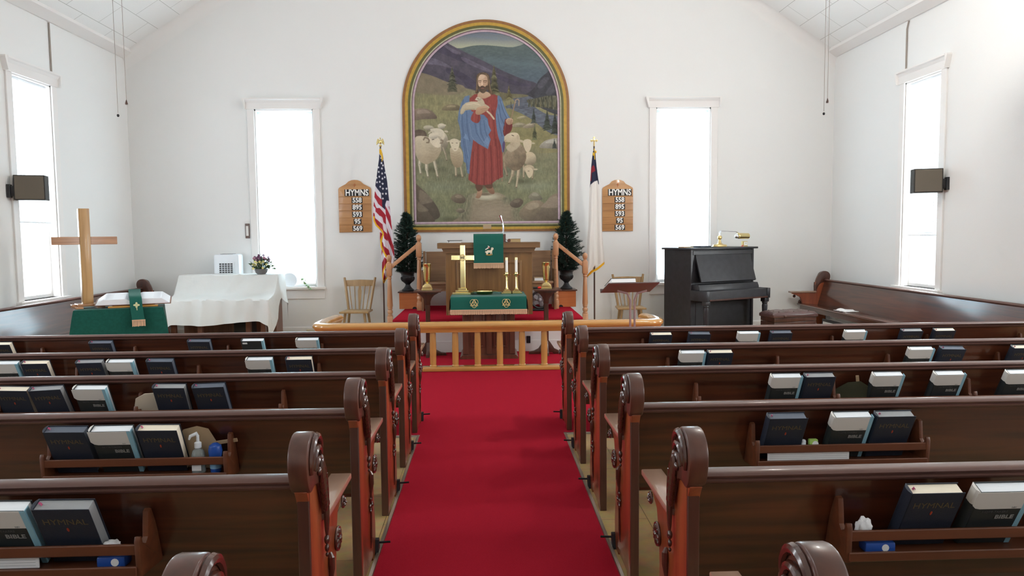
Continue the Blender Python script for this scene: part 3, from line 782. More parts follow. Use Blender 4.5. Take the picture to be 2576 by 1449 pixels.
crumple('crumpled_tissue', 'white crumpled tissue at the left end of the fifth right rack', (1.218, at_rack('R', 'E', -.045), .622), (.026, .02, .035), sd=5)
pack('blue and white tissue pack in the left end of the fifth right rack', (1.262, at_rack('R', 'E', -.048), .584), (0, 0, 0), (.05, .025, .017), 'blue_plastic', 'paper')
pack('small green and white box in the rack of the fourth right pew', (1.477, at_rack('R', 'D', -.05), .64), (0, 0, 0), (.02, .012, .021), mat('lime_box', (.35, .55, .12)), 'paper', 'small_box')
mb = M(); mb.lathe([(.011, 0), (.012, .035), (.008, .04)], seg=14)
single('bottle_cap', 'tiny white cap beside the green box, fourth right pew', 'cap', mb, 'white', (1.432, at_rack('R', 'D', -.05), .64))
mb = M(); mb.box(1.40, 1.52, at_rack('R', 'D', -.066), at_rack('R', 'D', -.03), .584, .64, .002)
single('card_stack', 'dark stack of cards under the green box, fourth right pew', 'cards', mb, 'dark_cover')
def notepad(label, x0, x1, y):
    mb = M(); w = x1-x0; mb.box(0, w, -.002, .002, 0, .065)
    t = thing('notepad', label, 'notepad', (x0, y, .592), rot=(0, 0, 0)); part(t, 'sheets', mb, 'paper', smooth=False)
    mb = M()
    for k in range(6): mb.box(.01, w-.01, -.0026, -.002, .008+k*.009, .0088+k*.009)
    part(t, 'ruled_lines', mb, 'grey_pages', smooth=False)
notepad('white ruled pad standing low in the rack of the fourth right pew', 1.26, 1.635, at_rack('R', 'D', -.070))
notepad('white pad standing low in the rack of the fifth left pew', -1.75, -1.42, at_rack('L', 'E', -.070))
crumple('cloth_bundle', 'white cloth bundle on the aisle end of the fifth left pew seat', (-.72, 2.80, .462), (.07, .055, .06), 'white_cloth', 9)
# papers on the right wall pew, frame under it
mb = M(); mb.box(-.11, .11, -.15, .15, 0, .004, .001, Matrix.Rotation(.1, 4, 'Z')); mb.box(-.10, .11, -.14, .13, .0045, .012, .002, Matrix.Rotation(-.35, 4, 'Z'))
mb.surf([[(-.1+.2*i/6, -.1+.05*j, .014+.018*math.sin(i*.8)*j/4) for j in range(5)] for i in range(7)])
single('loose_papers', 'loose white papers lying on the seat of the right wall pew', 'papers', mb, 'paper', (5.28, 10.55, .464))
t = thing('picture_frame', 'dark framed picture leaning under the front of the right wall pew', 'picture frame', (5.13, 10.6, 0), rot=(0, math.radians(6), 0))
mb = M(); mb.box(0, .02, -.45, .45, .0, .3, .004); part(t, 'frame', mb, 'black'); mb = M(); mb.box(-.0015, .0, -.41, .41, .04, .26); part(t, 'picture', mb, 'paper')
# ------------------------------------------------------------------ communion rail
t = thing('communion_rail', 'long varnished oak communion rail curving back at both ends', 'communion rail', (0, 8.74, .010))
RZ = .59
def rail_path(off=0):
    L, Rr, r = -2.03, 2.08, .16
    p = [(L+.05, .95), (L, .5), (L, r)]
    p += [(L+r-r*math.cos(a), r-r*math.sin(a)) for a in [PI/2*i/6 for i in range(1, 7)]]
    p += [(x, 0) for x in np.linspace(L+r+.3, Rr-r-.3, 9)]
    p += [(Rr-r+r*math.sin(a), r-r*math.cos(a)) for a in [PI/2*i/6 for i in range(0, 7)]]
    p += [(Rr, .4), (Rr-.05, .62)]
    return p
def sweep(mb, path, prof, z=0):
    rows = []
    n = len(path)
    for i, (x, y) in enumerate(path):
        a = Vector(path[max(i-1, 0)]); b = Vector(path[min(i+1, n-1)]); d = (b-a).normalized(); nr = Vector((-d.y, d.x))
        rows.append([(x+nr.x*u, y+nr.y*u, z+v) for u, v in prof])
    mb.surf(rows, close=True)
    for r_ in (rows[0], rows[-1]):
        mb.b.faces.new([mb.b.verts.new(p) for p in r_])
    bmesh.ops.recalc_face_normals(mb.b, faces=mb.b.faces)
mb = M(); P = rail_path()
prof = [(-.075, -.035), (-.085, -.015), (-.083, .01), (-.065, .028), (-.03, .038), (.03, .038), (.065, .028), (.083, .01), (.085, -.015), (.075, -.035)]
sweep(mb, P, [(u, v) for u, v in prof], RZ-.038); part(t, 'handrail', mb, 'oak', ang=50)
mb = M(); sweep(mb, P, [(-.05, -.125), (-.055, -.10), (-.062, -.09), (-.066, -.073), (.066, -.073), (.062, -.09), (.055, -.10), (.05, -.125)], RZ); part(t, 'under_moulding', mb, 'oak', ang=50)
mb = M(); mb.box(-.79, .88, -.085, .085, 0, .05, .012); part(t, 'base_plank', mb, 'oak')
def baluster_mesh():
    mb = M(); mb.lathe([(.043, 0), (.045, .006), (.043, .014), (.036, .02), (.038, .05), (.040, .2), (.036, .40), (.034, .418)], seg=20); return mb.mesh('baluster', MT['oakz'])
bm_ = baluster_mesh()
for i in range(6): link('baluster', bm_, t, (-.655+i*.2675, 0, .05))
for x, y in ((-1.15, 0), (-1.65, 0), (-2.03, .45), (-1.99, .88), (1.25, 0), (1.75, 0), (2.08, .35)):
    link('baluster', bm_, t, (x, y, .05)); mb = M(); mb.lathe([(.07, 0), (.07, .03), (.05, .05)], (x, y, 0), 16); part(t, 'baluster_foot', mb, 'oak')

# ------------------------------------------------------------------ altar table, cloth, things on it
AZ = .845
t = thing('altar_table', 'dark walnut panelled altar table in front of the pulpit', 'altar', (.015, 9.5, .010))
mb = M(); mb.box(-.34, .345, .05, .60, .04, AZ-.06, .004); part(t, 'cabinet', mb, 'altar')
mb = M(); mb.prism([(-.375, 0), (.385, 0), (.385, .025), (.355, .05), (-.345, .05), (-.375, .025)], 'y', .015, .64); part(t, 'plinth', mb, 'altar')
for x0, x1 in ((-.23, -.05), (.06, .24)):
    mb = M()
    for a, b, c, d in ((x0, x0+.022, .15, .74), (x1-.022, x1, .15, .74), (x0+.02, x1-.02, .152, .172), (x0+.02, x1-.02, .718, .738)): mb.box(a, b, .038 if b-a < .05 else .0395, .056, c, d, .005)
    mb.box(x0+.04, x1-.04, .044, .056, .195, .7, .006)
    part(t, 'panel', mb, 'altar')
for x in (-.30, 0.005, .31):
    mb = M(); mb.box(x-.035, x+.035, .036, .055, .06, .78, .004); part(t, 'pilaster', mb, 'altar')
mb = M(); mb.box(-.47, .48, -.17, .62, AZ-.06, AZ-.016, .006); part(t, 'tabletop', mb, 'altar')
# the cloth
t = thing('altar_cloth', 'green fringed altar cloth with two gold trinity emblems', 'altar cloth', (.02, 9.33, AZ))
mb = M(); W2 = .485
prof = [(.80, .0)]+[(.8-.8*i/10, .0) for i in range(1, 10)]+[(.004, .0), (-.004, -.004), (-.009, -.014), (-.011, -.06), (-.013, -.12), (-.014, -.165)]
G = []
for i in range(25):
    x = -W2+2*W2*i/24
    G.append([(x, y-.003*math.sin(i*.9)*(1 if z < -.05 else 0), z) for y, z in prof])
mb.surf(G); c_ = part(t, 'cloth', mb, 'green', ang=60)
mb = M()
for sg in (-1, 1):
    mb.surf([[(sg*(W2+.012*(j > 0)+.014*j/4), .05+.65*i/12, -.012-.17*j/4-.0*(i % 2)) for j in range(5)] for i in range(13)])
    mb.surf([[(sg*(W2-.001), .02+.75*i/12, -.0005), (sg*(W2+.012), .04+.67*i/12, -.014)] for i in range(13)])
part(t, 'side_drop', mb, 'green_dark', ang=60)
def fringe_mesh(w, h, n, seed=1):
    random.seed(seed); mb = M()
    mb.box(-w/2, w/2, -.004, .002, -.008, .002)
    for i in range(n):
        x = -w/2+w*(i+.5)/n; d = w/n*.62; l = h*random.uniform(.93, 1.03); dx = random.uniform(-.002, .002)
        mb.prism([(x-d*.5, 0), (x+d*.5, 0), (x+d*.75+dx, -l), (x-d*.75+dx, -l)], 'y', -.0035-.002*(i % 2), .0)
    return mb
part(t, 'fringe', fringe_mesh(.985, .062, 110), 'fringe', loc=(0, -.015, -.165), smooth=False)
for sg in (-1, 1): part(t, 'side_fringe', fringe_mesh(.66, .06, 60, 3), 'fringe', loc=(sg*(W2+.024), .37, -.18), rot=(0, 0, PI/2), smooth=False)
for x in (-.185, .225):
    mb = M(); r = .0035
    for (a, b) in (((0, .062), (-.048, -.022)), ((-.048, -.022), (.048, -.022)), ((.048, -.022), (0, .062))):
        mb.tube([(a[0], 0, a[1]), (b[0], 0, b[1])], r, 6)
    for k in range(3):
        a0 = math.radians(-90+120*k); cx, cz = .022*math.cos(a0), .012+.022*math.sin(a0)
        mb.tube([(cx+.031*math.cos(2*PI*i/24), -.001, cz+.036*math.sin(2*PI*i/24)) for i in range(24)], r, 6, closed=True)
    part(c_, 'trinity_emblem', mb, 'gold_thread', loc=(x, -.017, -.092), label='gold trefoil and triangle emblem')
# brass cross
def stepped_base(mb, w, h, n=3):
    for i in range(n): a = w*(1-i*.27)/2; mb.box(-a, a, -a*.8, a*.8, h*i/n, h*(i+1)/n, .003)
t = thing('altar_cross', 'tall brass altar cross on a stepped base with IHS medallion', 'cross', (-.315, 9.78, AZ), math.radians(-14))
mb = M(); stepped_base(mb, .25, .085); part(t, 'stepped_base', mb, 'brass')
mb = M(); mb.box(-.034, .034, -.016, .016, .085, .655, .004); part(t, 'upright', mb, 'brass')
mb = M(); mb.box(-.158, -.034, -.016, .016, .455, .52, .004); mb.box(.034, .158, -.016, .016, .455, .52, .004); part(t, 'crossbar', mb, 'brass')
md = M(); md.lathe([(.043, 0), (.046, .003), (.043, .006)], seg=28, mtx=Matrix.Rotation(PI/2, 4, 'X')); m_ = part(t, 'medallion', md, 'brass_soft', loc=(0, -.016, .488))
mb = M(); mb.tube([(.041*math.cos(2*PI*i/28), -.007, .041*math.sin(2*PI*i/28)) for i in range(28)], .004, 6, closed=True); part(m_, 'medallion_rim', mb, 'brass')
letters(m_, 'monogram', 'IHS', .048, 'iron', (0, -.0075, 0), .001, .85, ext=.001)
# offering plates
t = thing('offering_plate', 'wide brass offering plate lying on the green altar cloth', 'plate', (-.03, 9.72, AZ))
mb = M(); mb.lathe([(.09, 0), (.10, .004), (.115, .03), (.185, .042), (.187, .048), (.18, .052), (.11, .042), (.095, .016), (.0001, .012)], seg=40); part(t, 'plate', mb, 'brass')
mb = M(); mb.lathe([(.0001, .012), (.09, .013), (.09, .018), (.0001, .018)], seg=32); part(t, 'felt_pad', mb, 'green')
# candlesticks
def candlestick(label, x):
    t = thing('candlestick', label, 'candlestick', (x, 9.78, AZ), 0, 'candlesticks on the altar')
    mb = M(); stepped_base(mb, .15, .06); part(t, 'stepped_base', mb, 'brass')
    mb = M(); mb.lathe([(.024, .06), (.017, .08), (.015, .10), (.014, .225), (.02, .235), (.02, .245)], seg=8); part(t, 'stem', mb, 'brass', ang=25)
    mb = M(); mb.lathe([(.02, .240), (.052, .252), (.055, .262), (.05, .262), (.028, .255), (.020, .27), (.022, .29), (.018, .29)], seg=24); part(t, 'drip_pan', mb, 'brass')
    c = M(); c.lathe([(.0165, .27), (.0165, .475)], seg=18); c_ = part(t, 'candle', c, 'wax')
    mb = M(); mb.lathe([(.0178, .45), (.0182, .478), (.016, .486), (.006, .488)], seg=18); part(c_, 'follower', mb, 'brass'); return t
candlestick('brass candlestick with white candle nearer the middle of the altar', .268)
candlestick('brass candlestick with white candle at the right end of the altar', .396)

# ------------------------------------------------------------------ pulpit
t = thing('pulpit', 'broad oak pulpit with moulded top and raised front panel', 'pulpit', (.035, 10.55, PZ))
mb = M(); mb.box(-.625, .625, 0, .5, 0, .93, .004); part(t, 'body', mb, 'pulpit')
mb = M(); mb.prism([(-.66, .90), (-.655, .93), (-.675, .965), (.675, .965), (.655, .93), (.66, .90)], 'y', -.035, .53); part(t, 'cornice', mb, 'pulpitx')
mb = M(); mb.box(-.735, .735, -.08, .56, .965, 1.045, .004); part(t, 'top', mb, 'pulpitx')
mb = M()
for a, b, c, d in ((-.47, -.435, .12, .78), (.435, .47, .12, .78), (-.437, .437, .122, .155), (-.437, .437, .745, .778)): mb.box(a, b, -.016 if b-a < .1 else -.0145, .004, c, d, .005)
mb.box(-.41, .41, -.006, .004, .18, .72, .003); part(t, 'front_panel', mb, 'pulpit')
t = thing('book_rest', 'small dark wooden book rest on top of the pulpit', 'book rest', (.045, 10.55, PZ+1.045))
mb = M(); mb.prism([(-.02, 0), (.30, 0), (.30, .06), (-.02, .12)], 'x', -.19, .235, .004); part(t, 'sloping_box', mb, 'altar')
# pulpit hanging
t = thing('pulpit_hanging', 'green pulpit hanging with lamb emblem and tan fringe', 'hanging', (.03, 10.44, PZ+1.045+.125))
mb = M(); w = .212
prof = [(.38, -.06), (.25, -.035), (.12, -.004), (.09, .002), (.045, -.004), (.018, -.03), (.012, -.09)]+[(-.004-.0005*i, -.12-.033*i) for i in range(10)]
G = [[(-w+2*w*i/14, y-.0025*math.sin(i*1.1)*(z < -.15), z) for y, z in prof] for i in range(15)]
mb.surf(G); c_ = part(t, 'cloth', mb, 'green', ang=60)
part(t, 'fringe', fringe_mesh(.43, .075, 55, 5), 'fringe', loc=(0, -.011, -.417), smooth=False)
def flat(mb, pts, y0=-.0015, y1=0): mb.prism(pts, 'y', y0, y1)
mb = M()
body = [(-.042, .012), (-.03, .028), (-.005, .032), (.02, .03), (.03, .045), (.028, .062), (.04, .072), (.058, .068), (.066, .052), (.058, .038), (.046, .028), (.042, .0), (.044, -.028), (.036, -.028), (.032, .0), (.022, -.028), (.014, -.028), (.016, -.003), (-.012, -.004), (-.018, -.028), (-.026, -.028), (-.024, -.008), (-.03, -.028), (-.038, -.028), (-.044, -.005), (-.05, .01), (-.052, -.01), (-.056, .0), (-.052, .025)]
flat(mb, body)
e_ = part(c_, 'lamb_emblem', mb, mat('embroidered_cream', (.78, .68, .52)), loc=(.008, -.014, -.265), smooth=False, label='cream embroidered lamb carrying a banner')
mb = M(); flat(mb, [(-.05, -.026), (.05, -.026), (.045, -.036), (.01, -.045), (-.03, -.042), (-.048, -.034)], -.001); part(e_, 'ground_patch', mb, mat('embroidered_gold', (.36, .2, .03)), smooth=False)
mb = M(); flat(mb, [(-.056, .045), (-.03, .062), (-.012, .078), (-.02, .092), (-.006, .094), (.004, .084), (.012, .082), (.002, .066), (-.01, .054), (-.03, .046), (-.05, .034)], -.0012); part(e_, 'banner', mb, mat('embroidered_white', (.8, .74, .66)), smooth=False)
mb = M(); mb.tube([(-.012, -.002, .082), (.016, -.002, .05)], .0035, 6); mb.tube([(-.010, -.002, .058), (.014, -.002, .074)], .003, 6); part(e_, 'red_cross', mb, mat('embroidered_red', (.35, .01, .02)))
mb = M(); mb.ell((.052, -.002, .060), (.003, .001, .003), 8, 6); part(e_, 'eye', mb, 'card_black')
# things on the pulpit
PT = PZ+1.045
t = thing('microphone', 'silver gooseneck microphone rising behind the pulpit hanging', 'microphone', (.245, 10.66, PT))
mb = M(); mb.lathe([(.05, 0), (.05, .008), (.02, .015), (.012, .03)], seg=20); part(t, 'base', mb, 'iron')
mb = M(); mb.tube([(0, 0, .02), (-.004, 0, .1), (.004, -.005, .17), (.002, -.01, .24), (-.008, -.015, .29)], .012, 10); part(t, 'gooseneck', mb, 'chrome')
mb = M(); mb.tube([(-.008, -.015, .28), (-.02, -.02, .32), (-.033, -.028, .358)], [.013, .017, .018], 12); mb.tube([(-.033, -.028, .358), (-.042, -.034, .388)], [.024, .022], 14); part(t, 'capsule', mb, 'chrome')
mb = M(); mb.tube([(.012, .0, .12), (.018, 0, .08), (.05, -.01, .03), (.09, -.01, .006), (.05, -.02, .004), (.02, -.03, .004)], .003, 6); part(t, 'cable', mb, 'black')
t = thing('book', 'thick brown book with tan page edges on the right of the pulpit', 'book', (.41, 10.62, PT))
mb = M(); mb.box(-.085, .085, -.11, .11, 0, .004); mb.box(-.085, .085, -.11, .11, .046, .05); mb.tube([(-.083, -.11, .025), (-.083, .11, .025)], .024, 10); part(t, 'cover', mb, 'altar')
mb = M(); mb.box(-.08, .08, -.106, .106, .004, .046); part(t, 'page_block', mb, mat('tan_pages', (.42, .30, .14)), smooth=False)
t = thing('folder', 'thin dark folder over white papers on the left of the pulpit', 'folder', (-.46, 10.66, PT))
mb = M(); mb.box(-.10, .11, -.13, .13, .03, .036, .001); mb.box(-.085, -.08, -.12, .12, .0, .03); part(t, 'cover', mb, 'iron')
mb = M(); mb.box(-.10, .10, -.12, .12, 0, .012); mb.box(-.09, .09, -.12, .12, .024, .03); part(t, 'papers', mb, 'paper', smooth=False)
# clergy bench
t = thing('clergy_bench', 'light oak settle bench standing behind the pulpit', 'bench', (.035, 11.5, PZ))
mb = M(); mb.prism([(.08, .38), (.11, .38), (.17, .89), (.14, .9)], 'x', -.99, .99); part(t, 'backrest', mb, 'bench')
mb = M(); mb.box(-.99, .99, -.30, .12, .40, .44, .01); part(t, 'seat', mb, 'bench')
mb = M(); mb.box(-.97, .97, -.28, -.255, .30, .40); part(t, 'apron', mb, 'bench')
for sg in (-1, 1):
    mb = M(); a = sg*1.0; mb.prism([(-.29, 0), (-.22, 0), (-.2, .1), (.05, .1), (.08, 0), (.15, 0), (.18, .90), (.10, .91), (.07, .62), (-.29, .62)], 'x', min(a, a+sg*.035), max(a, a+sg*.035), .004); part(t, 'end_panel', mb, 'bench')
t = thing('book', 'white-edged book lying on the right seat of the bench behind the pulpit', 'book', (.86, 11.35, PZ+.44))
mb = M(); mb.box(-.13, .10, -.09, .09, 0, .004); mb.box(-.13, .10, -.09, .09, .046, .05); mb.box(-.132, -.122, -.09, .09, 0, .05); part(t, 'cover', mb, 'tan')
mb = M(); mb.box(-.12, .097, -.087, .087, .004, .046); part(t, 'page_block', mb, 'white_pages', smooth=False)
t = thing('floor_fan', 'round black floor fan with pale hub beneath the right of the bench', 'fan', (.80, 11.05, PZ))
mb = M(); mb.box(-.13, .13, -.06, .08, 0, .03, .01); part(t, 'base', mb, 'black')
mb = M(); mb.tube([(.125*math.cos(2*PI*i/28), 0, .165+.125*math.sin(2*PI*i/28)) for i in range(28)], .018, 8, closed=True)
for k in range(5): mb.tube([(.02*(k+1)*math.cos(2*PI*i/24), -.022, .165+.02*(k+1)*math.sin(2*PI*i/24)) for i in range(24)], .0022, 5, closed=True)
part(t, 'cage', mb, 'black')
mb = M()
for k in range(5):
    a = 2*PI*k/5; mb.ell((.06*math.cos(a), 0, .165+.06*math.sin(a)), (.06, .006, .034), 10, 6, Matrix.Rotation(-a, 3, 'Y') @ Matrix.Rotation(.35, 3, 'X'))
mb.ell((0, -.01, .165), (.03, .02, .03)); part(t, 'blades', mb, mat('grey_blades', (.32, .30, .32), rough=.5))

# ------------------------------------------------------------------ pedestal tables with vases
def pedestal(label, x, nm):
    t = thing('pedestal_table', label, 'side table', (x, 9.87, 0), 0, 'pedestal tables beside the altar')
    mb = M(); mb.box(-.17, .19, -.19, .19, .878, .902, .004); part(t, 'tabletop', mb, 'stand')
    mb = M(); mb.prism([(-.13, .878), (.15, .878), (.15, .862), (.09, .83), (.055, .79), (.035, .74), (.035, .70), (-.035, .70), (-.035, .74), (-.055, .79), (-.09, .83), (-.13, .862)], 'y', -.034, .034, .003); part(t, 'gusset', mb, 'stand')
    mb = M(); mb.box(-.03, .03, -.03, .03, .05, .72, .004); part(t, 'post', mb, 'stand')
    mb = M()
    pr = [(-.24, 0), (-.10, 0), (-.08, .02), (.08, .02), (.10, 0), (.24, 0), (.235, .035), (.17, .045), (.11, .075), (.06, .15), (.03, .19), (-.03, .19), (-.06, .15), (-.11, .075), (-.17, .045), (-.235, .035)]
    mb.prism(pr, 'y', -.022, .022, .003); mb.prism([(a*.8, b) for a, b in pr], 'x', -.022, .022, .003); part(t, 'foot', mb, 'stand', loc=(0, 0, .010))
    v = thing('brass_vase', 'tall brass flower vase on the %s pedestal table' % nm, 'vase', (x+(.0 if nm == 'left' else -.0), 9.85, .902), 0, 'brass vases beside the altar')
    mb = M(); mb.box(-.07, .07, -.07, .07, 0, .02, .003); mb.prism([(-.065, .02), (.065, .02), (.055, .06), (.03, .085), (-.03, .085), (-.055, .06)], 'y', -.055, .055, .003); part(v, 'foot', mb, 'brass_soft')
    mb = M(); mb.lathe([(.015, .085), (.018, .10), (.036, .115), (.04, .13), (.052, .30), (.056, .345), (.06, .35), (.055, .352), (.048, .30), (.02, .13)], seg=28); part(v, 'cup', mb, 'brass_vase')
pedestal('dark wooden pedestal table left of the altar', -.80, 'left')
pedestal('dark wooden pedestal table right of the altar', .80, 'right')
mb = M(); mb.ell((0, 0, .016), (.028, .02, .016)); single('red_matchbox', 'small round red object on the right pedestal table', 'trinket', mb, mat('bright_red', (.75, .02, .01), rough=.3), (.71, 9.82, .902))
mb = M(); mb.tube([(-.04, 0, .01), (.04, .01, .01)], .01, 8); single('candle_lighter', 'small dark candle lighter lying on the right pedestal table', 'lighter', mb, 'black', (.665, 9.90, .902))

# ------------------------------------------------------------------ stair rails, plant boxes, urns, trees
def newel_mesh(h, sq0, sqt0):
    """turned newel post: square foot up to sq0, turned shaft, square block from sqt0, ball finial"""
    mb = M(); mb.box(-.042, .042, -.042, .042, 0, sq0, .006)
    a, b = sq0, sqt0
    mb.lathe([(.034, a-.005), (.04, a+.012), (.03, a+.025), (.042, a+.05), (.042, a+.075), (.028, a+.095), (.04, a+.11), (.036, a+.125), (.044, a+.16), (.03, b-.09), (.028, b-.05), (.037, b-.04), (.030, b-.025), (.036, b-.005), (.036, b)], seg=20)
    mb.box(-.042, .042, -.042, .042, b, h-.13, .010)
    mb.lathe([(.036, h-.135), (.03, h-.118), (.022, h-.108), (.024, h-.10), (.037, h-.075), (.041, h-.05), (.037, h-.025), (.02, h-.004), (.004, h)], seg=20)
    return mb
for sg, nm in ((-1, 'left'), (1, 'right')):
    xl, xu = (-1.50, -1.04) if sg < 0 else (1.53, 1.075)
    yy = 11.33
    t = thing('stair_handrail', 'turned maple newel posts and sloping handrail at the %s of the platform' % nm, 'handrail', (xl, yy, 0), 0, 'stair handrails at the platform')
    part(t, 'lower_newel', newel_mesh(1.345, .40, 1.02), 'newel', loc=(0, 0, 0))
    part(t, 'upper_newel', newel_mesh(1.17, .13, .83), 'newel', loc=(xu-xl, 0, PZ))
    dx = xu-xl; mb = M(); z0, z1 = 1.12, 1.44; s_ = 1 if dx > 0 else -1
    mb.prism([(s_*.03, z0-.0), (s_*.03, z0+.075), (dx-s_*.03, z1+.075), (dx-s_*.03, z1)], 'y', -.026, .026, .008)
    part(t, 'handrail', mb, 'newelx')
def plant_box(label, x, sg):
    t = thing('plant_box', label, 'wooden box', (x, 11.72, PZ))
    mb = M(); mb.box(-.15, .15, -.15, .20, 0, .255, .003); part(t, 'body', mb, 'orange')
    mb = M(); mb.box(-.17, .17, -.17, .22, .255, .275, .003); part(t, 'lid', mb, 'stand')
    mb = M(); mb.prism(arc(-sg*.09, 0, .035, 0, 180, 8), 'y', -.1515, -.149); part(t, 'hand_hole', mb, 'card_black', smooth=False)
plant_box('orange maple box under the left urn and artificial pine', -1.235, -1)
plant_box('orange maple box under the right urn and artificial pine', 1.265, 1)
def urn_mesh():
    mb = M()
    mb.lathe([(.095, 0), (.10, .012), (.095, .022), (.07, .04), (.045, .075), (.036, .10), (.045, .115), (.05, .12), (.085, .15), (.108, .19), (.105, .225), (.10, .235), (.106, .24), (.102, .255), (.11, .285), (.14, .30), (.148, .306), (.14, .312), (.10, .30), (.09, .25)], seg=32)
    for k in range(32):
        a = 2*PI*k/32; mb.tube([(.089*math.cos(a), .089*math.sin(a), .155), (.108*math.cos(a), .108*math.sin(a), .19), (.106*math.cos(a), .106*math.sin(a), .222)], .0045, 5)
    return mb.mesh('urn', MT['urn'])
def pine_meshes():
    rnd = random.Random(11); nb = M(); bk = M()
    H, z0 = .98, .02
    bk.tube([(0, 0, 0), (.005, 0, .5), (0, .005, H)], [.012, .009, .004], 8)
    tips = []
    for i in range(330):
        f = (i/330)**1.15; z = z0+f*(H-.05); a = i*2.399+rnd.uniform(-.3, .3)
        R = (.285*(1-f)**.7+.03)*rnd.uniform(.5, 1.14)*(.75 if f < .06 else 1)
        up = .12+.55*f; b = Vector((0, 0, z)); c = Vector((R*math.cos(a), R*math.sin(a), z+R*up*.9-.02)); c.y *= .78; m_ = b.lerp(c, .55)+Vector((0, 0, -.02*(1-f)))
        if i % 2 == 0: bk.tube([b, m_, c], [.003, .0025, .0018], 5)
        n = int(26+R*260)
        for j in range(n):
            t_ = .28+.75*j/n; p = b.lerp(m_, t_/.55) if t_ < .55 else m_.lerp(c, (t_-.55)/.45)
            d = Vector((rnd.gauss(0, 1), rnd.gauss(0, 1), rnd.gauss(0, .8))).normalized()*.8+(c-b).normalized()*.65+Vector((0, 0, .25)); d.normalize()
            l = rnd.uniform(.03, .05); s_ = d.orthogonal().normalized()*.0032
            v = [nb.b.verts.new(p-s_), nb.b.verts.new(p+s_), nb.b.verts.new(p+d*l)]; nb.b.faces.new(v)
            s2 = d.cross(s_).normalized()*.0032
            v = [nb.b.verts.new(p-s2), nb.b.verts.new(p+s2), nb.b.verts.new(p+d*l)]; nb.b.faces.new(v)
    return bk.mesh('branches', MT['bark']), nb.mesh('needles', MT['needle'], False)
um = urn_mesh(); bkm, ndm = pine_meshes()
for x, nm, rz in ((-1.235, 'left', 0), (1.265, 'right', PI)):
    u = link('garden_urn', um, None, (x-.03 if nm == 'left' else x+.02, 11.76, PZ+.275)); tag(u, 'black fluted urn on the %s orange box' % nm, 'urn', 'black urns flanking the pulpit')
    t = thing('artificial_pine', 'dark green artificial pine tree in the %s black urn' % nm, 'artificial tree', (u.location.x, 11.76, PZ+.275+.29), rz, 'artificial pines flanking the pulpit')
    link('branches', bkm, t); link('needles', ndm, t)

# ------------------------------------------------------------------ hymn boards
def hymn_board(x, w, z0, h, side, rows):
    t = thing('hymn_board', 'oak hymn number board on the wall %s of the mural' % side, 'hymn board', (x, YF, z0), 0, 'hymn boards')
    pts = [(-w/2, 0), (w/2, 0), (w/2, h*.82)]
    pts += [(w/2-.01, h*.85), (w/2-.06, h*.885), (w/2-.12, h*.92), (.10, h*.97), (.05, h*.995), (0, h), (-.05, h*.995), (-.10, h*.97), (-w/2+.12, h*.92), (-w/2+.06, h*.885), (-w/2+.01, h*.85), (-w/2, h*.82)]
    mb = M(); mb.prism(pts, 'y', -.022, 0, .004); part(t, 'board', mb, 'hymn')
    n = 6; zt = h*.79
    zs = [zt]+[h*.675-i*h*.1345 for i in range(5)]
    for i, z in enumerate(zs[1:]+[0.006]):
        mb = M(); mb.box(-w/2+.004, w/2-.004, -.03, -.02, z, z+.012, .003); part(t, 'rail', mb, 'hymn')
    cx = .035
    specs = [('HYMNS', h*.685, h*.135, .36)]+[(r, h*.557-i*h*.1345, h*.105, sp) for i, (r, sp) in enumerate(rows)]
    for s_, z, hh, cw in specs:
        tm = text_mesh(s_, hh*1.22, 'card_white', .0004, .0035, 'CENTER', .80 if s_ == 'HYMNS' else .92)
        mb = M(); ww = max(v.co.x for v in tm.vertices)-min(v.co.x for v in tm.vertices)+.026
        mb.box(cx-ww/2, cx+ww/2, -.0245, -.022, z, z+hh); c = part(t, 'number_cards', mb, 'card_black', smooth=False)
        letters(c, 'lettering', s_, hh*1.22, 'card_white', (cx, -.0252, z+hh*.5), .0035, .80 if s_ == 'HYMNS' else .92)
    mb = M(); mb.tube([(0, -.023, h*.865), (0, -.023, h*.93)], .006, 6); mb.tube([(-.022, -.023, h*.905), (.022, -.023, h*.905)], .006, 6); part(t, 'carved_mark', mb, 'orange')
RW = [('558', .28), ('895', .235), ('593', .235), ('95', .16), ('569', .235)]
hymn_board(-2.13, .53, 1.70, .85, 'left', RW)
hymn_board(2.175, .51, 1.675, .845, 'right', RW)

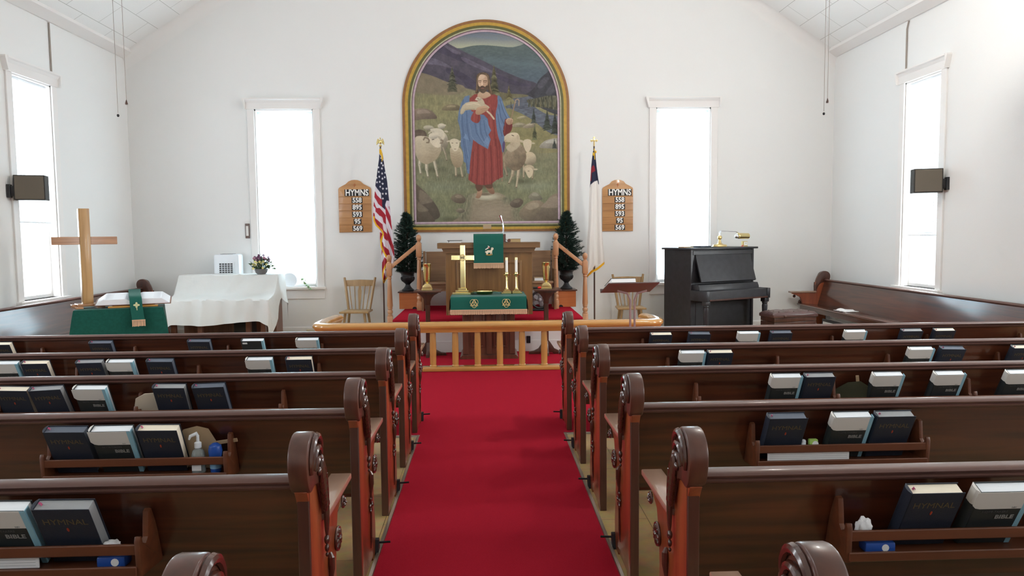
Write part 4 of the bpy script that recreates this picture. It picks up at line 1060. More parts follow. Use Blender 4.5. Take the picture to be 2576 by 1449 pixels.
# ------------------------------------------------------------------ windsor chairs
def chair(label, x, y, rz):
    t = thing('spindle_chair', label, 'chair', (x, y, 0), rz, 'spindle back chairs against the front wall')
    mb = M(); mb.prism([(-.23, -.2), (.23, -.2), (.215, .2), (-.215, .2)], 'z', .43, .462, .01); part(t, 'seat', mb, 'chair')
    for sx in (-1, 1):
        for sy in (-1, 1):
            mb = M(); mb.tube([(sx*.15, sy*.13, .43), (sx*.2, sy*.18, 0)], [.021, .017], 10); part(t, 'leg', mb, 'chair')
        mb = M(); mb.tube([(sx*.17, .17, .455), (sx*.215, .225, .75), (sx*.25, .27, .97)], [.02, .022, .019], 8); part(t, 'back_post', mb, 'chair')
    G = []
    for i in range(9):
        x_ = -.245+.49*i/8; yb = .262+.012*math.cos(i/8*PI*2)*.5
        G.append([(x_, yb-.01, .83), (x_, yb, .935-.01*abs(i-4)/4), (x_, yb+.018, .935-.01*abs(i-4)/4), (x_, yb+.01, .83)])
    mb = M(); mb.surf(G, close=True); part(t, 'crest_rail', mb, 'chair')
    for i in range(5):
        mb = M(); xb = -.115+.0575*i; xt = -.17+.085*i
        if i == 2: mb.prism([(-.012, .455), (.012, .455), (.022, .62), (.03, .75), (.014, .84), (-.014, .84), (-.03, .75), (-.022, .62)], 'y', -.005, .005, mtx=Matrix.Translation((0, .175-.09*.46, 0)) @ Matrix(((1, 0, 0, 0), (0, 1, .2, -.04), (0, 0, 1, 0), (0, 0, 0, 1))))
        else: mb.tube([(xb, .175, .458), ((xb+xt)/2, .21, .65), (xt, .255, .85)], .0085, 6)
        part(t, 'spindle', mb, 'chair')
    mb = M(); mb.tube([(-.18, -.155, .2), (.18, -.155, .2)], .01, 8); mb.tube([(-.18, .155, .18), (.18, .155, .18)], .01, 8); part(t, 'stretcher', mb, 'chair')
chair('wooden spindle back chair below the left hymn board', -2.07, 11.65, -.06)
chair('wooden spindle back chair behind the music stand', 2.30, 11.65, -.05)
# music stand
t = thing('music_stand', 'mauve metal music stand in front of the communion rail on the right', 'music stand', (1.60, 8.0, 0))
mb = M(); mb.lathe([(.2, 0), (.2, .012), (.03, .025), (.03, .03)], seg=28); part(t, 'base', mb, mat('mauve_metal', (.30, .18, .17), rough=.4))
mb = M()
for x in (-.02, .028): mb.tube([(x, 0, .02), (x, 0, .90), (x+(.03 if x > 0 else -.03), .01, .97), (x+(.14 if x > 0 else -.14), .02, 1.0)], .012, 10)
part(t, 'post', mb, bpy.data.materials['mauve_metal'])
R_ = Matrix.Translation((-.02, .03, 1.03)) @ Matrix.Rotation(math.radians(7), 4, 'Z') @ Matrix.Rotation(math.radians(-21), 4, 'X')
mb = M(); mb.box(-.29, .29, -.17, .17, 0, .012, .003, R_); mb.box(-.29, .29, .165, .175, 0, .045, .002, R_); part(t, 'desk', mb, mat('desk_mauve', (.13, .09, .085), rough=.45))
mb = M(); mb.box(-.25, .02, -.165, .10, .013, .058, .002, R_); bk = tag(part(None, 'music_book', mb, 'paper'), 'white music book lying on the tilted music stand desk', 'book'); bk.location = (1.60, 8.0, 0)
mb = M(); mb.box(-.255, .025, -.168, .105, .0122, .0130, 0, R_); mb.box(-.255, .025, -.168, .105, .0582, .061, 0, R_); part(bk, 'cover', mb, 'black')
# ------------------------------------------------------------------ green-draped table with cross and open bible
TZ, TW, TD, TA = .83, .91, .46, math.radians(21)
def ont(x, y, z): return (-4.66+x*math.cos(TA)-y*math.sin(TA), 8.38+x*math.sin(TA)+y*math.cos(TA), z)
t = thing('side_table', 'small wooden table hidden under the green velvet cover', 'table', ont(TW/2, TD/2, 0), TA)
mb = M(); mb.box(-TW/2+.01, TW/2-.01, -TD/2+.01, TD/2-.01, TZ-.03, TZ-.004); part(t, 'tabletop', mb, 'organ')
for sx in (-1, 1):
    for sy in (-1, 1): mb = M(); mb.box(sx*.41-.025, sx*.41+.025, sy*.18-.025, sy*.18+.025, 0, TZ-.03); part(t, 'leg', mb, 'organ')
def drape(x0, x1, y0, y1, z, drop, flare, seedv, nfold=9):
    """cloth over a box: rings going down round the perimeter"""
    per = []; n = 26
    per += [(x0+(x1-x0)*i/n, y0) for i in range(n)]; per += [(x1, y0+(y1-y0)*i/n) for i in range(n)]
    per += [(x1-(x1-x0)*i/n, y1) for i in range(n)]; per += [(x0, y1-(y1-y0)*i/n) for i in range(n)]
    cx, cy = (x0+x1)/2, (y0+y1)/2; N = len(per); rows = []
    rows.append([(cx+(p[0]-cx)*.5, cy+(p[1]-cy)*.5, z+.001) for p in per])
    rows.append([(cx+(p[0]-cx)*.97, cy+(p[1]-cy)*.97, z) for p in per])
    for k in range(9):
        f = k/8; zz = z-.006-drop*f; row = []
        for i, p in enumerate(per):
            u = i/N; corner = max(0, 1-min(abs((i % n)-0), n-(i % n))/4.5)
            w = (math.sin(u*2*PI*nfold+seedv)+.6*math.sin(u*2*PI*nfold*1.7+1+seedv))*.03*f**.7 + corner*.055*f*flare + .012*f
            dx, dy = p[0]-cx, p[1]-cy; l = math.hypot(dx, dy)
            nx = 0 if n <= i < 2*n or 3*n <= i else 0
            side = i//n; nv = [(0, -1), (1, 0), (0, 1), (-1, 0)][side]
            if corner > 0: nv = (dx/l, dy/l)
            row.append((p[0]+nv[0]*(w+.004), p[1]+nv[1]*(w+.004), zz))
        rows.append(row)
    mb = M(); mb.surf([r+[r[0]] for r in rows]); mb.b.faces.new([mb.b.verts.new(p) for p in rows[0]])
    bmesh.ops.remove_doubles(mb.b, verts=mb.b.verts, dist=1e-5); bmesh.ops.recalc_face_normals(mb.b, faces=mb.b.faces)
    return mb
o = single('green_table_cover', 'dark green velvet cover draped to the floor over the left side table', 'table cover', drape(0, TW, 0, TD, TZ, .76, 1.5, .7, 5), 'green_dark', ont(0, 0, 0), (0, 0, TA))
# wooden cross
t = thing('wooden_cross', 'large oak cross standing on the green-draped table', 'cross', ont(.11, .27, TZ+.002), math.radians(39))
mb = M()
for (w, z0, z1) in ((.045, 0, .022), ):
    for sg in (-1, 1): mb.box(sg*.11-.04, sg*.11+.04, -.15, .15, 0, .022, .003)
mb.box(-.17, .17, -.045, .045, .018, .045, .003); mb.box(-.12, .12, -.10, .10, .022, .05, .004); part(t, 'base', mb, 'crossx')
mb = M(); mb.box(-.055, .055, -.05, .05, .05, 1.15, .006); part(t, 'upright', mb, 'cross')
mb = M(); mb.box(-.335, -.055, -.04, .04, .735, .825, .004); mb.box(.055, .335, -.04, .04, .735, .825, .004); part(t, 'crossbar', mb, 'crossx')
# bible stand and open bible
t = thing('bible_stand', 'low honey oak stand under the large open bible', 'book stand', ont(.60, .20, TZ+.003), TA)
mb = M(); mb.box(-.26, .26, -.17, .17, 0, .022, .004); mb.box(-.22, .22, -.15, .15, .022, .04, .006); mb.prism([(-.13, .04), (.15, .04), (.15, .085), (-.13, .05)], 'x', -.2, .2, .003); part(t, 'stand', mb, 'oak')
t = thing('open_bible', 'large open bible with white pages on the green-draped table', 'book', ont(.60, .19, TZ+.066), rot=(math.radians(9), 0, TA))
def pages(sg):
    top = []; n = 10
    for i in range(n+1):
        u = i/n; top.append((sg*(.0+.30*u), .012+.052*math.sin(min(1, u*3.2)*PI/2)-.004*u))
    mb = M(); pr = top+[(sg*.385, .0), (sg*.01, .0)]
    mb.prism(pr, 'y', -.16, .19); return mb
for sg in (-1, 1): part(t, 'page_block', pages(sg), 'white_pages', ang=30)
mb = M(); mb.box(-.40, .40, -.17, .20, -.008, 0, .003); part(t, 'cover', mb, 'organ')
mb = M()
for sg in (-1, 1):
    for c in (0, 1):
        for r in range(22): mb.box(*sorted((sg*(.05+c*.125), sg*(.16+c*.125))), -.135+r*.014, -.1325+r*.014, .0605-.0006*0, .0612)
part(t, 'printed_lines', mb, mat('print_grey', (.60, .62, .66)), smooth=False)
t = thing('bible_marker', 'green stole bookmark with cream emblem hanging over the open bible', 'bookmark', ont(.595, .20, TZ+.064), TA)
mb = M(); w = .065
pr = [(.17, .13), (.10, .106), (.0, .092), (-.10, .077), (-.165, .066), (-.20, .045), (-.235, -.03), (-.25, -.10), (-.265, -.20)]
sk = [0, .005, .012, .02, .028, .035, .04, .048, .06]
mb.surf([[(-w+2*w*i/6+sk[j], y-.002*math.sin(i*1.4), z) for j, (y, z) in enumerate(pr)] for i in range(7)]); c_ = part(t, 'cloth', mb, 'green', ang=60)
part(t, 'fringe', fringe_mesh(.14, .075, 18, 2), 'fringe', loc=(.062, -.266, -.20), smooth=False)
mb = M()
for a in range(4):
    th_ = a*PI/2; mb.ell((.018*math.cos(th_), 0, .018*math.sin(th_)), (.016, .003, .012), 8, 6, Matrix.Rotation(-th_, 3, 'Y'))
mb.tube([(0, 0, -.01), (.004, 0, -.06)], .005, 6); part(c_, 'emblem', mb, mat('cream_thread', (.6, .62, .35)), loc=(.045, -.245, -.03))

# ------------------------------------------------------------------ organ under white cloth
t = thing('organ', 'dark wooden spinet organ with square legs beneath the white cloth', 'organ', (-4.0, 11.3, 0))
mb = M(); mb.box(-.70, .72, .15, .50, .10, 1.05, .004); part(t, 'cabinet', mb, 'organ')
mb = M(); mb.box(-.70, .72, -.38, .15, .56, .70, .006); part(t, 'keyboard_case', mb, 'organ')
mb = M(); mb.prism([(.15, .70), (.03, .70), (.07, .82), (.145, 1.0), (.15, 1.0)], 'x', -.66, .68); part(t, 'music_desk', mb, 'organ')
for x in (-.66, -.27, .44, .66): mb = M(); mb.box(x-.035, x+.035, -.34, -.27, 0, .56, .004); part(t, 'leg', mb, 'organ')
mb = M(); mb.box(.13, .42, -.05, .14, .1, .38, .01); part(t, 'pedal_box', mb, 'black')
# cloth
mb = M(); prof = [(.52, .80), (.50, 1.04), (.49, 1.062), (.30, 1.066), (.16, 1.062), (.135, 1.05), (.10, .97), (.03, .87), (-.03, .80), (-.10, .765), (-.25, .74), (-.38, .722), (-.405, .70), (-.415, .62), (-.43, .52), (-.44, .42), (-.448, .36)]
L0, L1 = -.735, .755; NX = 60; G = []
for i in range(NX+1):
    u = i/NX; x = L0+(L1-L0)*u; row = []
    for j, (y, z) in enumerate(prof):
        hang = max(0, (j-12)/4)
        zz = z; yy = y
        e = min(u, 1-u)*NX
        wv = .016*math.sin(u*19+.5)+.010*math.sin(u*41)
        yy -= hang*(wv*1.6+.02); 
        if 4 < j < 13:
            zz += .006*math.sin(u*23+j*1.3)+.004*math.sin(u*51+j*2.1)+.018*math.exp(-((u-.62+.035*(j-5))/.02)**2)
            yy -= .012*math.exp(-((u-.62+.035*(j-5))/.02)**2)+.008*math.sin(u*37+j)
        if j == len(prof)-1: zz += .02*math.sin(u*7+2)+.03*(u-.3)-.10*max(0, 1-u/.07)-.05*max(0, (u-.93)/.07)
        row.append((x, yy, zz))
    G.append(row)
# side drops: continue outwards left and right
def side(sgn, row, drops):
    out = []
    for k, (dx, dz) in enumerate(drops):
        out.append([(p[0]+sgn*(dx+.018*math.sin(j*.9+k)*(k/len(drops))), p[1]-(0.0), max(.22, p[2]-dz*(1+.25*math.sin(j*.55+1)))) for j, p in enumerate(row)])
    return out
left = side(-1, G[0], [(.012, .004), (.022, .03), (.035, .12), (.05, .22), (.065, .33), (.075, .42)])
right = side(1, G[-1], [(.012, .004), (.022, .03), (.03, .12), (.042, .22), (.052, .31), (.06, .40)])
mb.surf(list(reversed(left))+G+right)
single('white_tablecloth', 'white linen cloth draped over the organ with hanging corners', 'tablecloth', mb, 'white_cloth', (-4.0, 11.3, 0))
# air cooler behind
t = thing('air_cooler', 'white tower air cooler with dark louvred grille behind the organ', 'air cooler', (-4.15, 11.95+.0, 0))
mb = M(); mb.box(-.205, .205, -.12, .10, .04, 1.37, .035); mb.box(-.215, .215, -.1, .1, .0, .05, .01); part(t, 'body', mb, 'white')
mb = M(); mb.box(-.13, .13, -.135, -.118, .98, 1.25, .006); part(t, 'grille_frame', mb, 'white')
mb = M(); mb.box(-.105, .105, -.1375, -.135, 1.0, 1.225); g_ = part(t, 'grille_opening', mb, 'black', smooth=False)
mb = M()
for k in range(8): mb.box(-.107, .107, -.147, -.136, 1.0+k*.032, 1.011+k*.032, .002)
for k in range(4): mb.box(-.068+k*.044, -.062+k*.044, -.146, -.137, 1.0, 1.225)
part(g_, 'louvres', mb, 'white')
mb = M(); mb.box(-.10, .10, -.09, .05, 1.37, 1.376, .002); part(t, 'control_panel', mb, 'grey_pages')
# flower basket
t = thing('flower_arrangement', 'basket of purple, yellow and green artificial flowers on the organ', 'flowers', (-3.50, 11.50, 1.066))
mb = M(); mb.lathe([(.06, 0), (.085, .02), (.10, .07), (.095, .08), (.08, .07)], seg=20); part(t, 'basket', mb, mat('grey_wicker', (.16, .16, .16), rough=.8, bump=.8, bscale=120))
rnd = random.Random(4); fol = M(); st = M(); heads = {'purple': M(), 'yellow': M(), 'pink': M()}
for i in range(120):
    a = rnd.uniform(0, 2*PI); el = rnd.uniform(.05, 1.4); R = rnd.uniform(.10, .20)
    d = Vector((math.cos(a)*math.cos(el), .8*math.sin(a)*math.cos(el), math.sin(el))); p = Vector((0, 0, .07))+d*R
    st.tube([(0, 0, .06), p], .0015, 4)
    for q in range(3):
        s_ = Vector((rnd.gauss(0, 1), rnd.gauss(0, 1), rnd.gauss(0, 1))).normalized()
        o_ = p+s_*.012; t2 = d.cross(s_).normalized()*.009
        v = [fol.b.verts.new(o_-d*.02), fol.b.verts.new(o_+t2), fol.b.verts.new(o_+d*.025+s_*.012), fol.b.verts.new(o_-t2)]; fol.b.faces.new(v)
for i in range(40):
    a = rnd.uniform(0, 2*PI); k = 'purple' if i < 20 else ('yellow' if i < 30 else 'pink')
    el = rnd.uniform(.75, 1.4) if k != 'yellow' else rnd.uniform(.1, .8); R = rnd.uniform(.15, .23) if k != 'yellow' else .17
    if k == 'yellow': a = rnd.uniform(-2.4, -.7)
    p = Vector((math.cos(a)*math.cos(el)*R, .8*math.sin(a)*math.cos(el)*R, .07+math.sin(el)*R))
    for q in range(5): b_ = q*2*PI/5; heads[k].ell((p.x+.011*math.cos(b_), p.y-.004, p.z+.011*math.sin(b_)), (.009, .006, .009), 6, 4)
for i in range(7): st.tube([(0, 0, .08), (rnd.uniform(-.03, .03), 0, .25), (rnd.uniform(-.05, .06), 0, rnd.uniform(.30, .38))], [.003, .002, .0006], 4)
part(t, 'foliage', fol, 'leaf', smooth=False); part(t, 'stems', st, 'leaf')
part(t, 'purple_flowers', heads['purple'], mat('purple_petal', (.13, .04, .10))); part(t, 'yellow_flowers', heads['yellow'], mat('yellow_petal', (.75, .68, .25))); part(t, 'pink_flowers', heads['pink'], mat('pink_petal', (.42, .2, .26)))
# ivy sprig, white dish on the left sill
t = thing('ivy_sprig', 'green ivy trailing over the sill of the left front window', 'plant', (-2.98, YF-.02, FZ0))
mb = M(); mb.tube([(0, .06, .0), (-.005, .05, .16), (.02, .0, .06), (.05, -.055, .015), (.10, -.095, -.05)], .0025, 5); part(t, 'stem', mb, 'leaf')
mb = M(); rnd = random.Random(8)
for i in range(16):
    u = i/15; c = Vector((-.05+.17*u, .03-.13*u, .13-.18*u+rnd.uniform(-.02, .02)))
    d = Vector((rnd.gauss(0, 1), -1, rnd.gauss(0, 1))).normalized(); a_ = d.orthogonal().normalized()*.022; b_ = d.cross(a_)
    mb.b.faces.new([mb.b.verts.new(c+a_*x_+b_*y_) for x_, y_ in ((1.2, 0), (.4, .6), (-.5, .9), (-.3, 0), (-.5, -.9), (.4, -.6))])
part(t, 'leaves', mb, mat('ivy_leaf', (.28, .42, .22)), smooth=False)
mb = M(); mb.lathe([(.001, 0), (.09, .004), (.115, .02), (.118, .024), (.09, .012), (.001, .008)], seg=36, mtx=Matrix.Rotation(math.radians(-80), 4, 'X') @ Matrix.Rotation(PI, 4, 'X'))
single('white_plate', 'round white plate leaning in the corner of the left front window', 'plate', mb, 'white', (-3.22, YF+.0, FZ0+.118))
mb = M(); mb.box(-.033, .033, -.02, 0, 0, .24, .004); t = tag(part(None, 'wall_plaque', mb, 'stand', (-3.88, YF, 1.62)), 'narrow dark wooden plaque on the wall left of the left front window', 'plaque')
mb = M(); mb.box(-.02, .02, -.022, -.02, .04, .2); part(t, 'plaque_face', mb, 'jacket')
mb = M(); mb.box(-.07, .07, -.03, 0, 0, .075, .006); t = tag(part(None, 'outlet_box', mb, mat('ivory_plastic', (.62, .56, .42)), (-2.90, YF-.022, .045)), 'ivory outlet box on the baseboard under the left front window', 'outlet')
t = thing('power_adapter', 'black power adapter and thin cord on the floor by the baseboard', 'adapter', (-3.15, YF-.14, 0))
mb = M(); mb.box(-.06, .05, -.03, .03, .0, .03, .005); part(t, 'adapter', mb, 'black'); mb = M(); mb.tube([(.05, 0, .015), (.09, .02, .05), (.0, .05, .075), (-.09, .06, .05), (-.1, .0, .008)], .004, 6); part(t, 'cord', mb, 'tan')

# ------------------------------------------------------------------ flags (dyed cloth: colours belong to the fabric)
F_ = 1841.7
def flag_sheet(name, parent, yL, x0w, z_of, Ledge, Redge, ys, painter, ydep, folds, mtl, W_=90, H_=300):
    """Ledge/Redge: outline tables (y -> x) in the picture's own plane at the flag"""
    v = np.linspace(ys[0], ys[1], H_); u = np.linspace(0, 1, W_)
    L = np.interp(v, [p[0] for p in Ledge], [p[1] for p in Ledge]); R = np.interp(v, [p[0] for p in Redge], [p[1] for p in Redge])
    X = L[:, None]+(R-L)[:, None]*u[None]; Y = np.repeat(v[:, None], W_, 1)
    P = np.zeros((H_, W_, 3)); P[..., 0] = x0w(X, Y); P[..., 2] = z_of(Y)
    amp = np.clip((v-ys[0])/(ys[1]-ys[0]), .06, 1)[:, None]
    P[..., 1] = ydep + folds(u[None], (v-ys[0])[:, None]/(ys[1]-ys[0]))*amp
    me = grid_mesh(name, P, mtl); c = Canvas(X, Y, (40, 42, 66), px=.7, seed=3); painter(c); c.write(me)
    o = link(name, me, parent); return o
FY = 11.60; SC = FY/F_
def fx(xc):        # centre column pixel -> metres across
    return lambda X, Y: (X-xc)*SC
def fz(y0, z0): return lambda Y: z0-(Y-y0)*SC
def star(c, x, y, r, sx=1):
    p = []
    for k in range(10): a = -PI/2+k*PI/5; q = r if k % 2 == 0 else r*.42; p.append((x+q*math.cos(a)*sx, y+q*math.sin(a)))
    c.poly(p, (225, 225, 230), sm=False)
def us(c):
    k = 7.25; A = lambda pts, oy=340: [(920+x/k, oy+y/k) for x, y in pts]
    red, wh, nv, gd = (158, 32, 48), (214, 208, 216), (38, 42, 66), (222, 172, 28)
    c.C[:] = np.array(wh, float)
    c.poly(A([(235, 330), (330, 500), (360, 700), (390, 1080), (400, 1180), (350, 1170), (325, 1240), (325, 1340), (270, 1290), (255, 1040), (190, 960), (150, 900), (160, 700), (230, 420)]), nv, sm=False)
    # left panel stripes
    c.poly(A([(120, 1000), (150, 1010), (185, 1080), (270, 1160), (272, 1290), (200, 1230), (160, 1150), (125, 1100)]), red, sm=False)
    c.poly(A([(100, 1180), (125, 1190), (160, 1290), (250, 1400), (300, 1450), (230, 1450), (150, 1370), (150, 1310), (110, 1260)]), red, sm=False)
    B = lambda pts: A(pts, 520)
    c.poly(B([(150, 0), (230, 0), (330, 130), (330, 300), (285, 255), (270, 170), (150, 60)]), red, sm=False)
    c.poly(B([(100, 80), (130, 95), (140, 180), (270, 290), (290, 400), (345, 465), (350, 600), (300, 545), (280, 430), (215, 380), (135, 260), (100, 160)]), red, sm=False)
    c.poly(B([(325, -40), (345, 0), (420, 150), (445, 400), (430, 380), (330, 130)]), red, sm=False)
    c.poly(B([(385, -20), (400, -30), (410, 40), (400, 20)]), red, sm=False)
    c.poly(B([(345, 350), (430, 590), (470, 700), (475, 870), (460, 850), (350, 560)]), red, sm=False)
    c.poly(B([(215, 430), (275, 470), (230, 560), (235, 690), (215, 600)]), red, sm=False)
    c.poly(B([(235, 600), (270, 620), (290, 680), (370, 760), (410, 920), (405, 1020), (370, 960), (340, 880), (270, 770)]), red, sm=False)
    c.poly(B([(240, 740), (258, 790), (235, 860)]), red, sm=False)
    c.poly(B([(295, 880), (350, 940), (330, 1000), (250, 1180), (235, 1150), (245, 980)]), red, sm=False)
    c.poly(B([(305, 1110), (345, 1050), (385, 1170), (345, 1220), (330, 1180)]), red, sm=False)
    c.poly(B([(255, 1180), (290, 1160), (300, 1290), (260, 1300)]), red, sm=False)
    # gold fringe
    def strip(pts, w): c.line([(920+x/k, 520+y/k) for x, y in pts], w/k, gd)
    strip([(115, 160), (118, 225), (150, 300), (260, 410), (280, 470), (235, 580), (235, 680), (270, 770), (345, 900), (350, 980), (270, 1120), (250, 1220), (255, 1330), (275, 1345), (300, 1290), (420, 1180)], 32)
    c.poly(A([(235, 255), (275, 255), (300, 330), (310, 430), (300, 440), (270, 370), (240, 330)]), gd, sm=False)
    for x, y in ((275, 505), (300, 545), (218, 580), (280, 600), (222, 660), (283, 690), (335, 675), (182, 765), (230, 745), (286, 780), (327, 755), (187, 845), (238, 838), (288, 872), (245, 925), (290, 960), (355, 960), (285, 1050), (343, 1050), (285, 1135), (270, 415)):
        star(c, 920+x/k, 340+y/k, 3.6, .85)
def folds1(u, t): return .035*np.sin(u*2*PI*1.6+t*2.2)+.018*np.sin(u*2*PI*3.3+1+t*4)
UL = [(375, 953.2), (386, 953.2), (400, 952), (420, 948.5), (440, 945.5), (460, 942), (480, 939.5), (500, 937.5), (520, 935), (541, 934), (552, 935), (562, 939), (580, 949.5), (600, 949.5), (620, 951), (640, 952.5), (660, 953), (690, 953.2), (704, 955), (707, 957)]
UR = [(375, 958), (386, 961), (400, 963.5), (420, 965.5), (440, 969), (460, 972), (480, 974), (500, 976), (520, 978), (540, 979.5), (575, 981.5), (600, 983), (640, 986), (655, 984), (670, 980), (682, 978), (690, 970), (700, 962), (707, 958.5)]
def flagpole(label, x, ztop, cross):
    t = thing('flag_stand', label, 'flag', (x, FY, 0), 0)
    mb = M(); mb.lathe([(.16, 0), (.16, .02), (.13, .035), (.04, .05), (.03, .10), (.022, .10)], seg=28); part(t, 'base', mb, 'brass_soft')
    mb = M(); mb.tube([(0, .0, .06), (0, 0, ztop-.14)], .0125, 10); part(t, 'pole', mb, 'stand')
    return t
t = flagpole('national flag with stars and stripes and gold fringe on a pole, left of mural', -1.630, 3.17, False)
flag_sheet('flag_cloth', t, 0, fx(955.6), fz(375, 2.985), UL, UR, (375, 707), us, -.03, folds1, paint_mat('flag_dye'))
mb = M()    # eagle finial
mb.lathe([(.012, 3.02), (.024, 3.03), (.016, 3.045), (.012, 3.06)], seg=14); mb.ell((0, 0, 3.10), (.02, .018, .036)); mb.ell((0, -.012, 3.15), (.012, .016, .013)); mb.tube([(0, -.024, 3.152), (0, -.036, 3.146)], [.006, .002], 6)
for sg in (-1, 1):
    mb.prism([(sg*.01, 3.11), (sg*.03, 3.15), (sg*.045, 3.14), (sg*.06, 3.09), (sg*.06, 3.045), (sg*.045, 3.06), (sg*.03, 3.075), (sg*.018, 3.07)], 'y', -.006, .006, .002)
part(t, 'eagle_finial', mb, 'brass')
mb = M(); mb.tube([(.003, -.02, 2.99), (.02, -.035, 2.93), (.028, -.04, 2.84), (.024, -.04, 2.79)], [.006, .009, .010, .004], 7); part(t, 'gold_cord', mb, mat('gold_cord', (.72, .44, .02), rough=.6))
def chf(c):
    k = 676/70; A = lambda pts: [(1460+x/k, 330+y/k) for x, y in pts]
    c.C[:] = np.array((222, 219, 214), float)
    c.poly(A([(240, 300), (460, 300), (460, 1290), (430, 1290), (412, 1200), (330, 1230), (245, 1300), (215, 1420), (200, 1200)]), (34, 38, 62), sm=False)
    c.poly(A([(270, 880), (310, 835), (340, 870), (365, 970), (270, 1020), (262, 1200), (235, 1230), (230, 1000)]), (132, 30, 44), sm=False)
    c.line([(1470, 702), (1478, 692), (1487, 683), (1503, 675), (1521, 660)], 5.2, (222, 168, 28))
CL_ = [(382, 1491.5), (400, 1489), (420, 1487), (440, 1485.7), (460, 1484.5), (480, 1482.5), (520, 1481), (560, 1480), (600, 1477), (640, 1475.5), (670, 1474), (692, 1472.5), (697, 1474)]
CR_ = [(382, 1497), (400, 1498.5), (420, 1500.5), (440, 1503), (460, 1506), (480, 1508), (520, 1510.5), (560, 1512.5), (600, 1515), (640, 1518.5), (660, 1519.5), (664, 1519), (672, 1510), (680, 1500), (686, 1490), (692, 1480), (697, 1475.5)]
def folds2(u, t): return .03*np.sin(u*2*PI*1.3+1.5+t)+.012*np.sin(u*2*PI*3+t*3)
t = flagpole('plain white flag with navy canton and red cross on a pole, right of mural', 1.715, 3.15, True)
flag_sheet('flag_cloth', t, 0, fx(1495), fz(382, 2.93), CL_, CR_, (382, 697), chf, -.03, folds2, bpy.data.materials['flag_dye'], 60, 240)
mb = M(); z = 3.01; w = .011
cr = [(-w, z), (w, z), (w, z+.075), (.035, z+.075), (.038, z+.062), (.062, z+.086), (.038, z+.11), (.035, z+.097), (w, z+.097), (w, z+.125), (.024, z+.128), (0, z+.155), (-.024, z+.128), (-w, z+.125), (-w, z+.097), (-.035, z+.097), (-.038, z+.11), (-.062, z+.086), (-.038, z+.062), (-.035, z+.075), (-w, z+.075)]
mb.prism(cr, 'y', -.005, .005, .001); part(t, 'cross_finial', mb, 'brass_soft')
mb = M(); mb.tube([(0, -.02, 2.97), (.002, -.03, 2.86), (.004, -.03, 2.80)], .007, 7); mb.ell((-.015, -.03, 2.885), (.014, .012, .028)); mb.ell((.022, -.03, 2.92), (.013, .012, .022)); part(t, 'gold_cord', mb, bpy.data.materials['gold_cord'])

# ------------------------------------------------------------------ piano, lamp, stool
PA = math.radians(27)
t = thing('upright_piano', 'tall black upright piano turned slightly in the right corner', 'piano', (3.60, 11.25, 0), PA)
# local: front faces -y, keyboard towards -y; x from -.66 to .66
mb = M()
for sg in (-1, 1): mb.box(min(sg*.66, sg*.62), max(sg*.66, sg*.62), -.10, .50, 0, 1.38, .004)
mb.box(-.62, .62, .44, .49, .05, 1.38); mb.box(-.62, .62, -.06, .44, .0, .06); part(t, 'case', mb, 'black_wood')
mb = M(); mb.box(-.70, .70, -.15, .52, 1.38, 1.41, .006); part(t, 'lid', mb, 'black_wood')
mb = M(); mb.box(-.62, .62, -.09, -.06, .84, 1.37); mb.box(-.62, .62, -.105, -.085, 1.30, 1.36, .004)
part(t, 'upper_frame', mb, 'black_wood')
mb = M(); mb.prism([(-.105, 1.30), (-.235, .90), (-.215, .885), (-.085, 1.285)], 'x', -.57, .57, .003); part(t, 'music_desk', mb, 'black_wood')
mb = M(); mb.prism([(-.06, .86), (-.22, .855), (-.245, .80), (-.245, .77), (-.06, .77)], 'x', -.62, .62, .003); part(t, 'fallboard', mb, 'black_wood')
mb = M(); mb.box(-.64, .64, -.44, -.10, .635, .66); mb.box(-.635, .635, -.425, -.40, .66, .765); mb.box(-.62, .62, -.42, -.16, .735, .77, .006)
for sg in (-1, 1): mb.box(min(sg*.66, sg*.60), max(sg*.66, sg*.60), -.44, -.08, .62, .775, .006)
part(t, 'key_bed', mb, 'black_wood')
mb = M(); mb.box(-.60, .60, -.444, -.438, .628, .65); part(t, 'worn_edge', mb, 'stand')
mb = M(); mb.box(-.62, .62, -.075, -.05, .06, .635); mb.box(-.54, .54, -.082, -.07, .12, .58, .004); part(t, 'lower_panel', mb, 'black_wood')
for sg in (-1, 1):
    mb = M(); mb.box(sg*.61-.045, sg*.61+.045, -.42, -.33, .56, .622, .005)
    mb.lathe([(.04, .56), (.044, .545), (.036, .53), (.043, .50), (.04, .44), (.032, .25), (.028, .10), (.036, .09), (.036, .06), (.028, .0)], (sg*.61, -.375, 0), 16); part(t, 'leg', mb, 'black_wood')
def onp(x, y, z): v = Matrix.Rotation(PA, 3, 'Z') @ Vector((x, y, z)); return (3.60+v.x, 11.25+v.y, z)
t = thing('piano_lamp', 'brass piano lamp with long curved arms on top of the piano', 'lamp', onp(.12, .10, 1.41), PA)
mb = M(); mb.lathe([(.12, 0), (.125, .01), (.115, .035), (.06, .045), (.032, .06), (.024, .09), (.02, .115), (.036, .13), (.04, .15), (.032, .17), (.016, .18)], seg=28, sy=.8); part(t, 'base', mb, 'brass_soft')
mb = M()
for dx in (0, .035):
    mb.tube([(-.012+dx*.6, 0, .175), (-.014+dx*.6, 0, .225), (.012+dx*.6, 0, .25), (.33+dx*.6, -.01, .238), (.365+dx*.8, -.015, .22), (.385+dx, -.02, .195)], .0045, 8)
part(t, 'arms', mb, 'chrome')
mb = M(); mb.tube([(.36, -.03, .17), (.37, -.03, .17), (.58, -.03, .165), (.585, -.03, .165)], [.03, .047, .047, .03], 20); sh = part(t, 'shade', mb, 'brass')
mb = M(); mb.ell((.335, -.03, .165), (.036, .036, .036)); part(sh, 'end_knob', mb, 'chrome')
